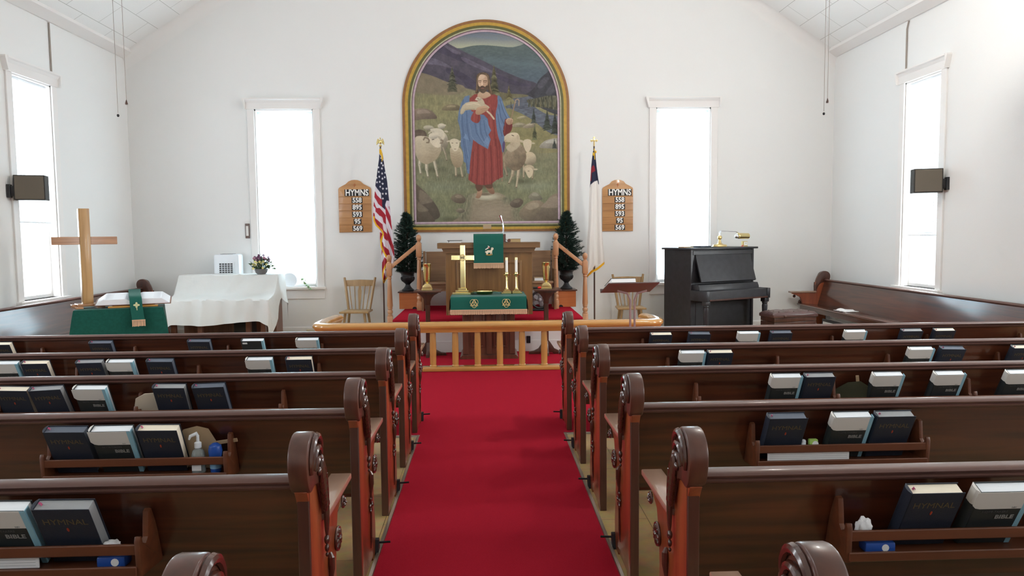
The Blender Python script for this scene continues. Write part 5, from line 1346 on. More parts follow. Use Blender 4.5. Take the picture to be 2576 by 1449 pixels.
t = thing('small_clock', 'small brass and white clock below the piano lamp shade', 'clock', onp(.60, .04, 1.41), PA)
mb = M(); mb.box(-.055, .055, -.02, .03, 0, .012, .003); mb.box(-.05, .05, -.015, .025, .012, .085, .004); part(t, 'case', mb, 'brass_soft')
mb = M(); mb.box(-.03, .04, -.0165, -.015, .02, .075); part(t, 'face', mb, 'wax', smooth=False)
mb = M(); mb.tube([(.003, -.018, .048), (.02, -.018, .045)], .002, 5); mb.tube([(.003, -.018, .048), (.012, -.018, .062)], .002, 5); part(t, 'hands', mb, 'black')
mb = M(); mb.prism([(-.02, 0), (.02, 0), (.014, .03)], 'y', -.01, .01); single('red_trinket', 'tiny red pointed trinket on the piano beside the clock', 'trinket', mb, mat('faded_red', (.6, .12, .1)), onp(.50, .0, 1.41))
mb = M(); mb.box(-.12, .13, -.1, .1, 0, .022, .002, Matrix.Rotation(.12, 4, 'Z')); t = tag(part(None, 'song_book', mb, 'navy', onp(-.33, .05, 1.41), (0, 0, PA)), 'black song book lying on top of the piano', 'book')
mb = M(); mb.box(-.14, .02, -.09, .08, 0, .016, .002, Matrix.Rotation(-.2, 4, 'Z')); tag(part(None, 'brown_notebook', mb, 'tan', onp(-.55, .06, 1.41), (0, 0, PA)), 'brown notebook lying on the left end of the piano', 'book')
mb = M(); mb.surf([[(-.09+.04*i, -.06+.03*j, .03+.004*math.sin(i+j)) for j in range(5)] for i in range(5)]); tag(part(None, 'paper_sheet', mb, 'paper', onp(-.14, .02, 1.385), (0, 0, PA)), 'loose white paper on top of the piano beside the lamp', 'paper')
t = thing('piano_stool', 'square piano stool with tufted oxblood leather seat', 'stool', (4.45, 10.62, 0), math.radians(12))
mb = M(); n = 25; G = []
for i in range(n):
    row = []
    for j in range(n):
        u, v = i/(n-1)*2-1, j/(n-1)*2-1; e = (1-abs(u)**7)*(1-abs(v)**7)
        tf = .014*abs(math.sin((u+v)*PI*1.5)*math.sin((u-v)*PI*1.5))**.5
        row.append((u*.37, v*.19, .455+.035*e**.5-.018+tf*e))
    G.append(row)
mb.surf(G); mb.box(-.37, .37, -.19, .19, .39, .44, .012); part(t, 'cushion', mb, 'leather', ang=60)
mb = M()
for i in range(5):
    for j in range(3): mb.ell((-.247+i*.1235, -.127+j*.127, .476), (.012, .012, .006), 8, 6)
part(t, 'buttons', mb, 'leather')
mb = M(); mb.box(-.35, .35, -.175, .175, .33, .39, .005); mb.box(-.35, .35, -.175, .175, .24, .325, .005); part(t, 'frame', mb, 'stand')
mb = M(); mb.ell((-.18, -.195, .41), (.022, .02, .022)); mb.ell((.33, -.185, .28), (.02, .02, .02)); part(t, 'knob', mb, 'stand')
for sx in (-1, 1):
    for sy in (-1, 1): mb = M(); mb.lathe([(.025, 0), (.02, .05), (.03, .12), (.024, .2), (.034, .25)], (sx*.31, sy*.14, 0), 12); part(t, 'leg', mb, 'stand')

# ------------------------------------------------------------------ wall speakers
def speaker(label, x, sg):
    t = thing('wall_speaker', label, 'speaker', (x, 9.06, 2.105), sg*math.radians(-16), 'wall speakers by the side windows')
    mb = M(); mb.box(-.165, .165, -.0, .17, 0, .30, .004); part(t, 'cabinet', mb, 'speaker_box')
    mb = M(); mb.box(-.153, .153, -.010, .0, .012, .288, .004); part(t, 'grille', mb, 'speaker')
    mb = M(); xs = sg*.165; mb.box(min(xs, xs+sg*.05), max(xs, xs+sg*.05), .02, .10, .05, .17, .006); mb.box(min(xs+sg*.04, xs+sg*.075), max(xs+sg*.04, xs+sg*.075), .0, .14, .03, .19, .004); part(t, 'bracket', mb, 'black')
speaker('brown fabric speaker on a black bracket by the left wall window', -5.48, -1)
speaker('brown fabric speaker on a black bracket by the right wall window', 5.55, 1)

# ------------------------------------------------------------------ ceiling fans with pull chains
def ceil_z(x): return EAVE+SLOPE*((x-XL) if x < XM else (XR-x))
def fan(label, x, y, chains, lit):
    zc = ceil_z(x)-.02; zf = 4.55
    t = thing('ceiling_fan', label, 'ceiling fan', (x, y, zf))
    mb = M(); mb.tube([(0, 0, .1), (0, 0, zc-zf)], .014, 10); mb.lathe([(.02, zc-zf-.10), (.07, zc-zf-.04), (.075, zc-zf+.02)], seg=20); part(t, 'downrod', mb, 'brass_soft')
    mb = M(); mb.lathe([(.05, -.06), (.11, -.04), (.13, .02), (.12, .08), (.05, .12), (.03, .13)], seg=28); part(t, 'motor', mb, 'brass_soft')
    for k in range(5):
        a = 2*PI*k/5+.3; mb = M(); R_ = Matrix.Rotation(a, 4, 'Z') @ Matrix.Rotation(.2, 4, 'X')
        mb.prism([(.12, -.03), (.22, -.06), (.62, -.07), (.65, 0), (.62, .07), (.22, .06), (.12, .03)], 'z', 0, .008, mtx=R_); part(t, 'blade', mb, 'white')
    mb = M(); mb.lathe([(.04, -.15), (.10, -.14), (.13, -.10), (.12, -.06), (.05, -.06)], seg=28)
    part(t, 'light_bowl', mb, mat('frosted_bowl', (.9, .88, .84), rough=.3, emit=(1, .95, .85), es=FANE*lit))
    for (cx, cy, zb, kind) in chains:
        mb = M(); mb.tube([(cx-x, cy-y, -.08), (cx-x, cy-y, zb-zf+.03)], .0028, 5)
        c_ = part(t, 'pull_chain', mb, 'cord')
        mb = M()
        if kind: mb.lathe([(.003, .045), (.010, .02), (.014, .008), (.012, 0)], (0, 0, 0), 12)
        else: mb.ell((0, 0, .012), (.012, .012, .014))
        part(c_, 'pull_knob', mb, 'black' if not kind else 'stand', loc=(cx-x, cy-y, zb-zf-.005))
fan('ceiling fan over the left pews with two long pull chains', -3.35, 7.0, [(-3.393, 7.0, 2.76, 0), (-3.311, 7.0, 2.87, 1)], .4)
fan('ceiling fan over the right pews with two long pull chains', 3.27, 7.0, [(3.278, 7.0, 2.86, 1), (3.254, 7.02, 2.75, 0)], 1)
l = bpy.data.lights.new('fan_lamp', 'POINT'); l.energy = FANW; l.color = (1, .96, .9); l.shadow_soft_size = .1
o = bpy.data.objects.new('fan_lamp', l); COL.objects.link(o); o.location = (3.27, 7.0, 4.98)
# ------------------------------------------------------------------ the mural
t = thing('wall_mural', 'arched wall painting of a robed shepherd holding a lamb among sheep', 'mural', (.025, YF, 1.69), 0)
RA = 1.356; SPR = 2.05     # outer radius, spring line above the bottom
def arch(r, zb, n=64): return [(r*math.cos(PI*i/n), SPR+r*math.sin(PI*i/n)) for i in range(n+1)]+[(-r, zb), (r, zb)]
def ring(r0, r1, zb0, zb1, d, m, name, bottom=1):
    """band between outer r0 / inner r1, protruding d"""
    mb = M(); n = 64
    A = [(r0, zb0)]+[(r0*math.cos(PI*i/n), SPR+r0*math.sin(PI*i/n)) for i in range(n+1)]+[(-r0, zb0)]
    B = [(r1, zb1)]+[(r1*math.cos(PI*i/n), SPR+r1*math.sin(PI*i/n)) for i in range(n+1)]+[(-r1, zb1)]
    N = len(A); V = [[mb.b.verts.new((p[0], y, p[1])) for p in Q] for Q, y in ((A, 0), (A, -d), (B, -d), (B, 0))]
    for a, b in zip(V, V[1:]):
        for i in range(N): j = (i+1) % N; mb.b.faces.new([a[i], a[j], b[j], b[i]])
    bmesh.ops.recalc_face_normals(mb.b, faces=mb.b.faces)
    return part(t, name, mb, m, ang=40)
bands = [('frame_band', (.27, .12, .04), .045, .036, .030), ('frame_band', (.46, .28, .04), .048, .042, .036), ('frame_band', (.10, .10, .03), .038, .034, .034),
         ('frame_band', (.45, .45, .29), .020, .015, .028), ('frame_band', (.14, .07, .09), .012, .010, .022), ('frame_band', (.48, .36, .42), .030, .030, .016)]
r, zb = RA, 0.0
for i, (nm, c, w, wb, d) in enumerate(bands):
    ring(r, r-w, zb, zb+wb, d, mat('frame_paint_%d' % i, c, rough=.45, var=.12, scale=20), nm); r -= w; zb += wb
mb = M(); mb.box(-.075, .06, -.044, -.036, .045, .115, .002); part(t, 'name_plate', mb, 'tan')
# painting, P units = 1/2.587 of a picture pixel; canvas spans the arch opening
k = 2.587; s_ = YF/F_/k
X0, Y0 = 575.0, 1345.0          # canvas point that sits at x=0 / bottom of the opening
wP, hP = 2*(r+.012)/s_, (SPR+r-zb+.03)/s_
st = 2.35
nx, ny = int(wP/st)+1, int(hP/st)+1
xs = X0+(np.arange(nx)-(nx-1)/2)*st; ys = Y0+6+(np.arange(ny)-(ny-1))*st
X, Y = np.meshgrid(xs, ys)
c = Canvas(X, Y, (120, 120, 88), px=st, seed=5)
full = np.ones(X.shape)
# --- sky
sk = np.clip((Y-90)/160, 0, 1)[..., None]
c.C[:] = np.array((66, 74, 104))*(1-sk)+np.array((150, 156, 140))*sk
c.lay(np.clip((Y-195)/60, 0, 1)*np.clip(1-(np.abs(X-470)/430), 0, 1), (176, 172, 132), a=.8)
for yy, w_, a_ in ((120, 14, .5), (150, 10, .4), (178, 16, .45)): c.lay(np.clip(1-np.abs(Y-yy-10*np.sin(X/90))/w_, 0, 1)*np.clip(c.nh*1.6, 0, 1), (100, 116, 140), a=a_)
# --- far mountains
c.poly([(380, 262), (430, 244), (500, 230), (570, 227), (650, 233), (740, 240), (800, 228), (880, 208), (1080, 300), (1080, 560), (700, 560), (380, 400)], (82, 96, 92), col2=(76, 92, 112), g=(0, 1), noise=.06, tex='nh')
c.lay(np.clip(1-np.abs(Y-330-.12*(X-700))/30, 0, 1)*(X > 560)*(Y > 245), (98, 116, 122), a=.35)
c.poly([(60, 420), (150, 300), (230, 230), (292, 186), (350, 222), (440, 268), (560, 325), (680, 385), (800, 436), (905, 474), (840, 545), (640, 560), (300, 560), (60, 520)], (82, 76, 90), col2=(70, 66, 78), g=(.3, 1), noise=.16, tex='n')
for p in ([(250, 215), (330, 250), (470, 320), (450, 340), (330, 290), (230, 250)], [(330, 370), (420, 395), (520, 470), (470, 500), (400, 430), (330, 400)], [(620, 400), (760, 450), (860, 480), (760, 480), (640, 430)]):
    c.poly(p, (62, 55, 76), a=.6, noise=.15)
for p in ([(180, 300), (280, 320), (360, 370), (270, 350), (170, 340)], [(430, 300), (560, 360), (660, 410), (560, 385), (440, 330)], [(300, 200), (340, 235), (420, 275), (380, 280), (310, 230)]):
    c.poly(p, (112, 104, 124), a=.5, noise=.2)
# --- meadow base
m = np.clip((Y-(410+.0*X)-np.interp(X, [60, 150, 330, 420, 520, 700, 800, 900, 1080], [-15, -10, 45, 75, 100, 120, 125, 150, 200]))/8, 0, 1)
g = np.clip((Y-420)/700, 0, 1)[..., None]
base = np.array((118, 110, 88))*(1-g)+np.array((114, 116, 84))*g
mid = np.exp(-((Y-640)/130)**2)[..., None]*.8
base = base*(1-mid*.6)+np.array((138, 134, 80))*mid*.6
base = base*(1+.14*(c.n-.5)[..., None]*2+.06*(c.nv-.5)[..., None]*2)
c.C = c.C*(1-m[..., None])+base*m[..., None]
c.poly([(60, 395), (160, 398), (240, 420), (340, 460), (430, 480), (430, 520), (300, 540), (60, 500)], (120, 108, 86), noise=.1)
# --- right mountain, river, bank
c.poly([(820, 545), (880, 500), (920, 440), (960, 405), (1000, 378), (1080, 400), (1080, 660), (900, 610), (840, 570)], (58, 58, 66), noise=.2)
for p in ([(905, 480), (950, 430), (980, 440), (930, 500)], [(960, 520), (1040, 430), (1060, 470), (990, 540)]): c.poly(p, (84, 84, 92), a=.5, noise=.3)
c.poly([(740, 550), (800, 538), (850, 548), (880, 565), (870, 600), (960, 660), (1080, 690), (1080, 800), (960, 770), (880, 720), (800, 670), (730, 640), (700, 610), (760, 590)], (86, 92, 104), noise=.16, tex='nh')
c.poly([(640, 520), (720, 530), (830, 538), (840, 550), (760, 560), (700, 575), (640, 570)], (104, 98, 70), noise=.2)
c.poly([(835, 575), (900, 560), (980, 545), (1080, 560), (1080, 640), (960, 622), (880, 612)], (76, 76, 60), noise=.45, tex='nv')
for i in range(14): x_ = 850+i*15; c.poly([(x_-6, 615), (x_, 555+8*hash2(i, 3)-0), (x_+6, 615)], (92, 88, 62) if i % 2 else (66, 68, 54), sm=False, noise=.2)
c.poly([(700, 640), (770, 645), (860, 690), (930, 745), (1000, 790), (1080, 810), (1080, 900), (700, 880)], (124, 118, 76), noise=.14)
# --- grass tones lower down
for (x_, y_, rx, ry, col) in ((230, 560, 180, 40, (126, 122, 82)), (560, 1030, 400, 70, (100, 104, 84)), (880, 900, 160, 60, (118, 114, 84)), (300, 1120, 220, 50, (118, 124, 100)), (880, 1120, 200, 45, (128, 134, 108)), (750, 1020, 180, 30, (96, 100, 80)), (250, 960, 150, 50, (108, 108, 84)), (200, 1290, 160, 50, (104, 106, 84))):
    c.ell(x_, y_, rx, ry, col, soft=.9, noise=.1, tex='nv', a=.75)
for (x_, y_, rx, ry) in ((230, 1010, 120, 26), (560, 1120, 130, 22), (800, 1090, 110, 24), (400, 1050, 60, 16), (330, 1330, 90, 25)): c.ell(x_, y_, rx, ry, (78, 80, 58), soft=.8, a=.7)
gr = random.Random(2)
for i in range(420):
    x_ = gr.uniform(115, 1040); y_ = gr.choice([gr.uniform(1010, 1090), gr.uniform(1090, 1190), gr.uniform(1250, 1340)])
    if 400 < x_ < 800 and y_ > 1160: continue
    c.line([(x_, y_), (x_+gr.uniform(-4, 4), y_-gr.uniform(10, 26))], 2.4, gr.choice([(138, 146, 118), (90, 96, 70), (120, 126, 96)]), a=.6)
# --- path
c.poly([(470, 1170), (540, 1160), (640, 1160), (700, 1190), (760, 1260), (810, 1345), (820, 1365), (360, 1365), (400, 1310), (440, 1250), (440, 1200)], (142, 126, 104), col2=(132, 114, 94), noise=.08, tex='nh', a=.8)
for e_ in ((450, 1240, 40, 80), (760, 1290, 50, 60), (420, 1320, 40, 50), (700, 1200, 50, 30), (480, 1180, 40, 22)): c.ell(*e_, (112, 112, 86), soft=.9, a=.7, noise=.2, tex='nv')
c.ell(590, 1290, 170, 70, (152, 134, 112), soft=.9, a=.7)
for e_ in ((430, 1300, 60, 90), (800, 1330, 70, 70), (455, 1200, 50, 40), (720, 1215, 60, 34)): c.ell(*e_, (112, 110, 86), soft=.95, a=.75, noise=.2, tex='nv')
c.ell(570, 1185, 100, 28, (176, 170, 144), soft=.7)
c.ell(560, 1170, 60, 12, (100, 84, 66), soft=.6, a=.8)
# --- rocks
def rock(pts, col, hi):
    c.poly(pts, col, col2=tuple(v*.72 for v in col), g=(.35, 1), noise=.10)
    P_ = np.array(pts, float); ct = P_.mean(0); c.poly((P_-ct)*[.5, .35]+ct+[-.0, -.22*(P_[:, 1].max()-P_[:, 1].min())], hi, a=.5, noise=.1)
rock([(100, 640), (150, 622), (200, 626), (240, 650), (258, 686), (180, 690), (100, 694)], (138, 118, 100), (160, 142, 126))
rock([(290, 632), (320, 602), (370, 596), (405, 610), (400, 634), (340, 636)], (126, 112, 84), (158, 146, 112))
rock([(735, 738), (770, 716), (812, 718), (840, 738), (780, 744)], (150, 138, 112), (176, 168, 140))
rock([(808, 745), (850, 718), (884, 716), (888, 742), (840, 750)], (148, 134, 112), (172, 164, 140)); rock([(770, 686), (810, 672), (842, 682), (800, 692)], (160, 148, 112), (180, 170, 130))
rock([(915, 872), (950, 832), (1010, 816), (1050, 824), (1060, 880), (980, 880)], (150, 144, 130), (186, 184, 172))
rock([(100, 1110), (150, 1128), (210, 1190), (258, 1262), (262, 1318), (180, 1345), (100, 1350)], (104, 92, 76), (132, 118, 98)); rock([(100, 1200), (150, 1230), (210, 1300), (230, 1345), (100, 1350)], (112, 98, 80), (130, 116, 96))
rock([(340, 1192), (375, 1166), (410, 1172), (436, 1200), (420, 1226), (370, 1222)], (122, 108, 88), (146, 134, 114)); rock([(370, 1272), (400, 1256), (430, 1276), (400, 1290)], (130, 118, 98), (150, 140, 120))
rock([(720, 1232), (750, 1204), (790, 1200), (808, 1224), (780, 1256), (740, 1256)], (110, 96, 80), (132, 118, 98)); rock([(840, 1192), (870, 1162), (905, 1166), (932, 1204), (880, 1214)], (134, 128, 106), (156, 154, 130))
rock([(780, 1290), (830, 1232), (900, 1212), (950, 1240), (940, 1300), (860, 1345), (800, 1330)], (138, 122, 98), (160, 146, 120)); rock([(870, 1345), (930, 1260), (980, 1190), (1040, 1165), (1080, 1180), (1080, 1365), (880, 1365)], (128, 112, 92), (154, 138, 116))
# --- conifers
def conifer(x_, y0, y1, w, col=(66, 70, 58), seed=1):
    rr = random.Random(seed); c.line([(x_, y0), (x_, y1)], 4, (60, 54, 44)); n = int((y1-y0)/9)
    for i in range(n):
        f = (i+1)/n; yy = y0+(y1-y0)*f; ww = w*.5*(f**.85)*rr.uniform(.75, 1.1)
        q_ = rr.uniform(.75, 1.3); c.poly([(x_-ww, yy+5), (x_-ww*.4, yy-9), (x_, yy-13), (x_+ww*.4, yy-9), (x_+ww, yy+4), (x_, yy+2)], tuple(v*q_ for v in col), noise=.35)
        c.line([(x_-ww*.8, yy), (x_-ww*.2, yy-6)], 2.4, tuple(v*1.5 for v in col), a=.5)
conifer(361, 362, 515, 84, (72, 74, 58), 1); conifer(628, 355, 565, 92, (78, 76, 52), 2); conifer(722, 482, 566, 48, (92, 86, 54), 3)
conifer(880, 630, 716, 42, (54, 60, 54), 4); conifer(885, 728, 822, 42, (72, 76, 50), 5); conifer(966, 640, 762, 66, (50, 56, 48), 6); conifer(1016, 640, 784, 60, (48, 54, 46), 7); conifer(1012, 822, 876, 34, (60, 66, 60), 8); conifer(735, 586, 618, 20, (70, 76, 70), 9)
# --- sheep
WL_, WD_ = (182, 168, 138), (140, 122, 94)
def leg(pts, w, col): 
    for (a, b), wa in zip(zip(pts, pts[1:]), w):
        c.line([a, b], wa*.85, tuple(v*.78 for v in col)); c.line([(a[0]-2, a[1]), (b[0]-2, b[1])], wa*.4, tuple(v*.98 for v in col))
        c.line([(b[0]-3, b[1]+1), (b[0]+3, b[1]+1)], 5, (92, 78, 60))
def sheep_wool(x_, y_, rx, ry, ang=0, col=WL_, sh=.3):
    c.ell(x_, y_, rx, ry, col, ang=ang, shade=sh, noise=.07, tex='n')
# far pair on the left
c.poly([(114, 765), (150, 755), (185, 770), (190, 800), (150, 815), (112, 800)], (92, 78, 64), noise=.2)
sheep_wool(285, 830, 44, 62, 0, (168, 156, 132)); leg([(296, 870), (312, 915), (318, 950)], (14, 9), (164, 150, 124))
c.ell(288, 735, 24, 18, (190, 180, 156), shade=.3); c.poly([(262, 726), (275, 728), (282, 738), (268, 738)], (180, 168, 142)); c.ell(308, 728, 10, 5, (186, 174, 150), ang=10)
c.ell(206, 745, 34, 16, (170, 160, 136), ang=5, shade=.3)
c.poly([(215, 755), (265, 748), (300, 765), (308, 800), (296, 820), (276, 800), (240, 785)], (192, 182, 158), noise=.06); c.ell(318, 768, 13, 6, (178, 164, 140), ang=10)
# big ram
leg([(150, 920), (142, 980), (150, 1035)], (22, 15), (190, 180, 152)); leg([(186, 950), (188, 1010), (196, 1055)], (24, 15), (192, 182, 154)); leg([(236, 950), (248, 1005), (258, 1055)], (22, 15), (186, 174, 146))
c.poly([(116, 830), (125, 800), (165, 796), (215, 806), (270, 830), (284, 880), (262, 930), (225, 962), (180, 975), (135, 945), (116, 890)], (186, 174, 146), col2=(150, 134, 106), g=(.4, 1), noise=.06)
for i in range(5): c.line([(205, 870+i*20), (240, 880+i*19), (276, 858+i*16)], 4, (148, 132, 102), a=.5)
c.poly([(205, 800), (235, 795), (270, 812), (282, 850), (272, 868), (250, 868), (222, 846)], (196, 184, 158), noise=.04)
c.ell(235, 796, 30, 20, (196, 186, 162), shade=.2)
c.line([(172, 820), (180, 806), (198, 810), (208, 824), (204, 838), (192, 838)], 9, (120, 104, 84)); c.line([(205, 778), (220, 768), (238, 770)], 9, (176, 164, 140)); c.line([(284, 822), (296, 828), (292, 842), (278, 842)], 7, (124, 108, 88))
c.line([(226, 820), (238, 818)], 4, (60, 48, 40))
# lamb beside the robe
leg([(374, 980), (376, 1050)], (17,), (176, 160, 128)); leg([(406, 985), (418, 1058)], (15,), (172, 156, 124))
c.poly([(340, 880), (360, 870), (400, 872), (418, 900), (424, 950), (410, 990), (372, 996), (346, 950)], (178, 162, 130), col2=(136, 118, 90), noise=.06)
for i in range(5): c.line([(346, 905+i*16), (374, 915+i*16), (404, 902+i*15)], 3.5, (142, 124, 94), a=.5)
c.poly([(340, 826), (368, 814), (398, 826), (400, 856), (384, 890), (364, 892), (346, 862)], (192, 180, 150), noise=.04); c.ell(332, 830, 14, 5, (182, 168, 140), ang=-10); c.ell(406, 832, 10, 5, (182, 168, 140), ang=12)
c.line([(352, 842), (360, 842)], 3, (70, 58, 46)); c.line([(380, 842), (388, 842)], 3, (70, 58, 46)); c.line([(368, 880), (378, 880)], 3, (120, 90, 76))
# right group: behind
sheep_wool(852, 945, 42, 44, 0, (182, 166, 134)); leg([(812, 985), (812, 1065)], (13,), (172, 154, 122)); leg([(875, 1010), (868, 1072)], (12,), (168, 150, 118))
c.poly([(812, 830), (840, 820), (864, 832), (862, 870), (846, 902), (830, 900), (814, 866)], (188, 172, 142), noise=.04); c.ell(796, 830, 18, 6, (178, 164, 134), ang=12); c.ell(874, 846, 13, 5, (176, 162, 132), ang=6)
sheep_wool(846, 1010, 36, 26, 0, (178, 160, 128)); c.poly([(822, 1010), (850, 1000), (872, 1016), (868, 1046), (850, 1068), (834, 1050)], (188, 172, 140), noise=.04); c.ell(888, 1013, 15, 5, (178, 162, 132)); c.line([(840, 1024), (848, 1024)], 3, (80, 66, 50))
# --- shepherd: staff behind
c.line([(672, 1085), (676, 940), (700, 820), (735, 690), (762, 582)], 7, (140, 112, 86)); c.line([(762, 590), (764, 572), (776, 566), (787, 574), (785, 606)], 6, (156, 130, 108))
# right-hand front sheep
leg([(690, 970), (692, 1000), (706, 1050)], (26, 15), (150, 132, 104)); leg([(745, 1005), (738, 1050), (716, 1100)], (26, 14), (176, 158, 126)); leg([(780, 1010), (774, 1060), (764, 1126)], (24, 15), (184, 166, 134))
c.poly([(735, 860), (770, 838), (806, 862), (828, 910), (824, 960), (790, 1010), (742, 1018), (700, 985), (680, 940), (700, 900)], (150, 132, 106), col2=(108, 92, 70), g=(.6, 1), noise=.16)
c.poly([(700, 872), (740, 836), (778, 826), (792, 850), (770, 880), (728, 900)], (166, 150, 122), noise=.12)
c.poly([(672, 806), (700, 790), (740, 778), (774, 782), (788, 806), (786, 836), (748, 842), (712, 838), (682, 832), (672, 822)], (198, 184, 154), col2=(170, 152, 122), noise=.04); c.ell(776, 808, 8, 16, (170, 152, 124)); c.line([(738, 794), (750, 798)], 4, (62, 50, 40)); c.line([(676, 824), (700, 828)], 3, (140, 112, 92))
c.ell(798, 834, 16, 6, (176, 160, 130), ang=25)
# --- figure: feet
c.poly([(505, 1180), (512, 1152), (524, 1132), (540, 1134), (542, 1160), (530, 1190), (514, 1196), (498, 1188)], (178, 138, 108), col2=(140, 100, 74)); c.poly([(568, 1118), (600, 1112), (622, 1148), (618, 1168), (594, 1164), (574, 1140)], (148, 108, 82), col2=(124, 86, 64))
c.poly([(500, 1108), (545, 1112), (540, 1140), (514, 1150)], (96, 64, 48)); c.poly([(560, 1110), (606, 1100), (606, 1130), (576, 1132)], (96, 64, 48))
# robe
R1, R2, R3 = (140, 58, 52), (110, 42, 40), (164, 80, 70)
c.poly([(470, 560), (500, 535), (560, 525), (620, 530), (665, 556), (672, 640), (680, 740), (676, 900), (678, 1060), (640, 1076), (600, 1106), (545, 1112), (500, 1106), (455, 1076), (462, 980), (480, 880), (488, 800), (480, 700), (470, 620)], R1, sm=False, noise=.06, tex='nv')
for (a, b, w_) in (((520, 850), (508, 1105), 9), ((560, 880), (556, 1110), 10), ((600, 860), (606, 1100), 10), ((636, 820), (648, 1075), 8), ((488, 900), (474, 1080), 7), ((616, 640), (630, 860), 8), ((650, 700), (662, 1050), 6)): c.line([a, ((a[0]+b[0])/2+3, (a[1]+b[1])/2), b], w_, R2, a=.6)
for (a, b, w_) in (((540, 860), (532, 1100), 8), ((580, 880), (582, 1100), 8), ((622, 830), (628, 1085), 7), ((500, 900), (490, 1090), 6), ((600, 600), (606, 760), 7), ((640, 620), (650, 800), 5)): c.line([a, b], w_, R3, a=.45)
# right arm of the picture: sleeve of the hand holding the staff
B1, B2, B3 = (88, 112, 146), (62, 84, 118), (112, 136, 166)
c.poly([(650, 545), (672, 556), (688, 600), (708, 650), (730, 690), (722, 712), (700, 722), (692, 780), (686, 840), (676, 905), (668, 860), (650, 800), (640, 740), (636, 660), (648, 600)], B1, noise=.06)
c.poly([(700, 690), (730, 700), (742, 730), (732, 770), (704, 790), (690, 800), (682, 770), (690, 720)], R2, noise=.05); c.line([(700, 700), (690, 780)], 6, R1, a=.8)
for p in (((664, 570), (684, 640), (712, 700)), ((656, 600), (668, 680), (692, 730)), ((650, 660), (660, 740), (676, 800))): c.line(p, 5, B2, a=.8)
for p in (((672, 580), (696, 650), (722, 696)), ((650, 630), (662, 710), (684, 760))): c.line(p, 4, B3, a=.6)
c.poly([(676, 860), (686, 830), (694, 850), (684, 905)], (80, 66, 104))
# mantle left side and front
c.poly([(470, 540), (440, 548), (415, 590), (398, 650), (392, 700), (404, 740), (412, 800), (408, 860), (424, 900), (426, 960), (440, 970), (448, 1034), (462, 1040), (468, 960), (480, 880), (490, 820), (520, 846), (584, 882), (592, 850), (602, 820), (588, 790), (606, 764), (590, 730), (584, 690), (560, 664), (520, 660), (480, 640), (466, 600)], B1, sm=False, noise=.07)
for p in (((430, 570), (418, 640), (424, 740), (440, 840), (452, 940)), ((450, 640), (452, 740), (468, 830)), ((410, 700), (424, 800), (436, 900), (450, 1010)), ((500, 700), (512, 780), (560, 850)), ((560, 700), (566, 760), (580, 800)), ((534, 690), (540, 780), (566, 840))): c.line(p, 6, B2, a=.65)
for p in (((424, 620), (408, 700), (416, 780)), ((466, 720), (478, 800), (500, 830)), ((520, 720), (530, 800), (570, 862)), ((574, 700), (588, 740), (600, 764)), ((436, 780), (446, 860), (458, 930))): c.line(p, 5, B3, a=.6)
c.poly([(556, 836), (580, 800), (594, 830), (586, 868)], (104, 132, 172), sm=False, a=.7); c.poly([(424, 810), (444, 782), (462, 824)], (112, 140, 178), sm=False, a=.6)
# sleeve and hands with lamb
c.poly([(476, 690), (486, 660), (505, 640), (530, 650), (538, 690), (520, 716), (490, 708)], R1, noise=.05); c.line([(500, 650), (496, 706)], 5, R3, a=.6); c.line([(528, 660), (522, 710)], 5, R2, a=.8)
c.poly([(408, 654), (410, 634), (424, 606), (446, 588), (480, 580), (515, 580), (545, 590), (575, 600), (590, 616), (560, 632), (520, 634), (470, 632), (442, 636), (428, 656), (414, 662)], (186, 172, 142), sm=False, col2=(160, 144, 114))
c.line([(430, 610), (418, 650)], 9, (176, 160, 130)); c.line([(450, 600), (500, 592), (540, 602)], 5, (204, 192, 164), a=.7); c.line([(440, 630), (500, 628)], 5, (140, 124, 98), a=.7)
c.poly([(520, 566), (548, 562), (562, 580), (566, 604), (540, 604), (524, 586)], (174, 160, 132)); c.ell(528, 562, 17, 13, (186, 172, 146), shade=.2); c.ell(513, 568, 8, 6, (190, 176, 150)); c.ell(548, 556, 10, 4, (160, 142, 116), ang=-25); c.line([(520, 560), (526, 562)], 3, (70, 56, 46)); c.line([(508, 571), (512, 572)], 3, (120, 92, 76))
c.poly([(508, 640), (516, 622), (540, 612), (576, 604), (592, 612), (588, 630), (560, 650), (530, 664), (508, 658)], (186, 150, 118), col2=(156, 118, 88)); c.line([(540, 630), (588, 622)], 3, (140, 102, 76)); c.line([(545, 640), (582, 634)], 2.5, (140, 102, 76))
c.line([(582, 642), (602, 660), (624, 690)], 11, (180, 164, 134)); c.line([(560, 596), (582, 610), (592, 618)], 9, (170, 154, 124))
c.poly([(700, 700), (712, 688), (730, 686), (746, 694), (744, 714), (732, 726), (716, 728), (704, 716)], (188, 152, 122), col2=(150, 112, 86)); c.line([(716, 696), (742, 702)], 2.4, (136, 98, 76)); c.line([(714, 706), (742, 712)], 2.4, (136, 98, 76))
c.line([(722, 760), (738, 690)], 0.1, (0, 0, 0))
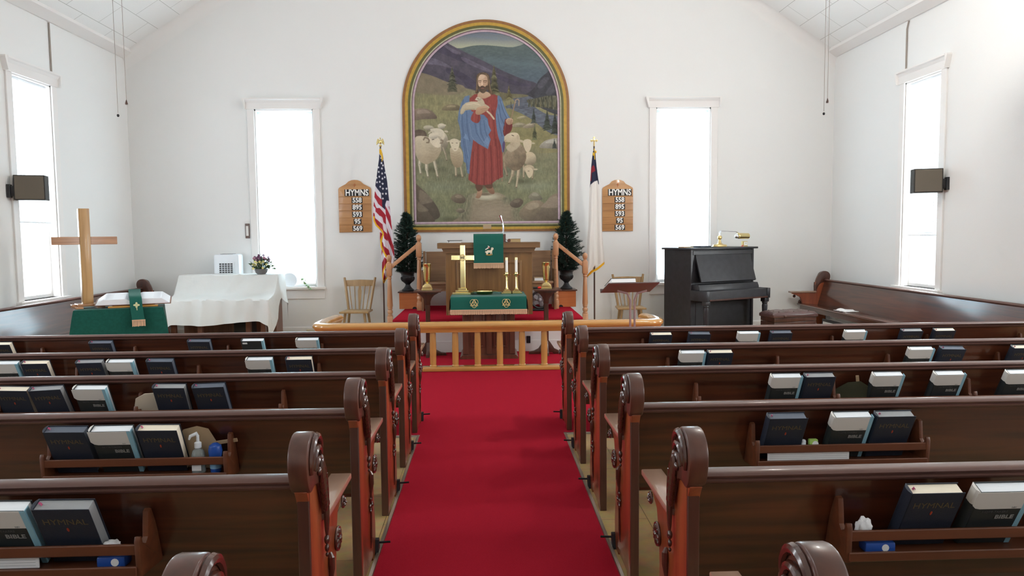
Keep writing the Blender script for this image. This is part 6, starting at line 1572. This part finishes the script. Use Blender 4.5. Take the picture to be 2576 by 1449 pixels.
# neck, head, hair
c.poly([(520, 545), (536, 520), (584, 520), (606, 540), (590, 552), (562, 562), (540, 556)], (186, 154, 122), col2=(168, 134, 104))
HB, HL = (84, 66, 48), (128, 106, 76)
c.poly([(514, 430), (524, 408), (546, 398), (572, 398), (594, 412), (602, 440), (604, 480), (612, 510), (624, 538), (606, 534), (594, 524), (580, 500), (530, 500), (528, 524), (508, 528), (512, 500), (514, 470)], HB, noise=.25, tex='nv')
for p in (((534, 406), (520, 440), (518, 500)), ((560, 400), (590, 420), (598, 480), (612, 525)), ((576, 404), (594, 440), (604, 510)), ((520, 430), (514, 520))): c.line(p, 4, HL, a=.7)
c.poly([(527, 432), (540, 412), (560, 410), (580, 420), (588, 446), (586, 478), (576, 506), (556, 520), (538, 508), (528, 480), (525, 452)], (192, 160, 130), col2=(170, 134, 104), g=(1, .2))
c.poly([(529, 482), (540, 490), (552, 484), (566, 490), (584, 478), (582, 506), (568, 524), (554, 528), (540, 520), (532, 506)], (82, 66, 52), noise=.2); c.poly([(538, 488), (552, 481), (568, 488), (566, 494), (552, 488), (540, 494)], (76, 58, 46)); c.line([(546, 497), (562, 497)], 4, (140, 84, 70))
c.line([(528, 450), (546, 450)], 3.6, (70, 50, 38)); c.line([(560, 450), (582, 450)], 3.6, (70, 50, 38)); c.line([(529, 457), (538, 461), (547, 457)], 2.6, (96, 66, 50)); c.line([(560, 457), (571, 461), (581, 457)], 2.6, (96, 66, 50))
c.poly([(549, 450), (556, 450), (560, 474), (554, 480), (546, 476)], (202, 172, 142)); c.line([(557, 452), (561, 474), (556, 479)], 2.6, (146, 108, 82)); c.poly([(532, 420), (552, 414), (570, 420), (560, 436), (540, 436)], (204, 176, 146), a=.6)
# soft painterly grain over everything
c.C = c.C*(1+.05*(c.nf-.5)[..., None])
P = np.zeros((ny, nx, 3)); P[..., 0] = (X-X0)*s_; P[..., 2] = zb+(Y0-Y)*s_-.0; P[..., 1] = -.006
keep = np.where(P[..., 2] > SPR, P[..., 0]**2+(P[..., 2]-SPR)**2 < (r+.010)**2, np.abs(P[..., 0]) < r+.010)
keep &= np.roll(keep, -1, 0) & np.roll(keep, -1, 1)
me = grid_mesh('painting', P, paint_mat('mural_paint', rough=.6), keep); L_ = c.C @ np.array([.3, .59, .11]); c.C = L_[..., None]*.2+c.C*.8; c.write(me, 1.14)
link('painting', me, t)
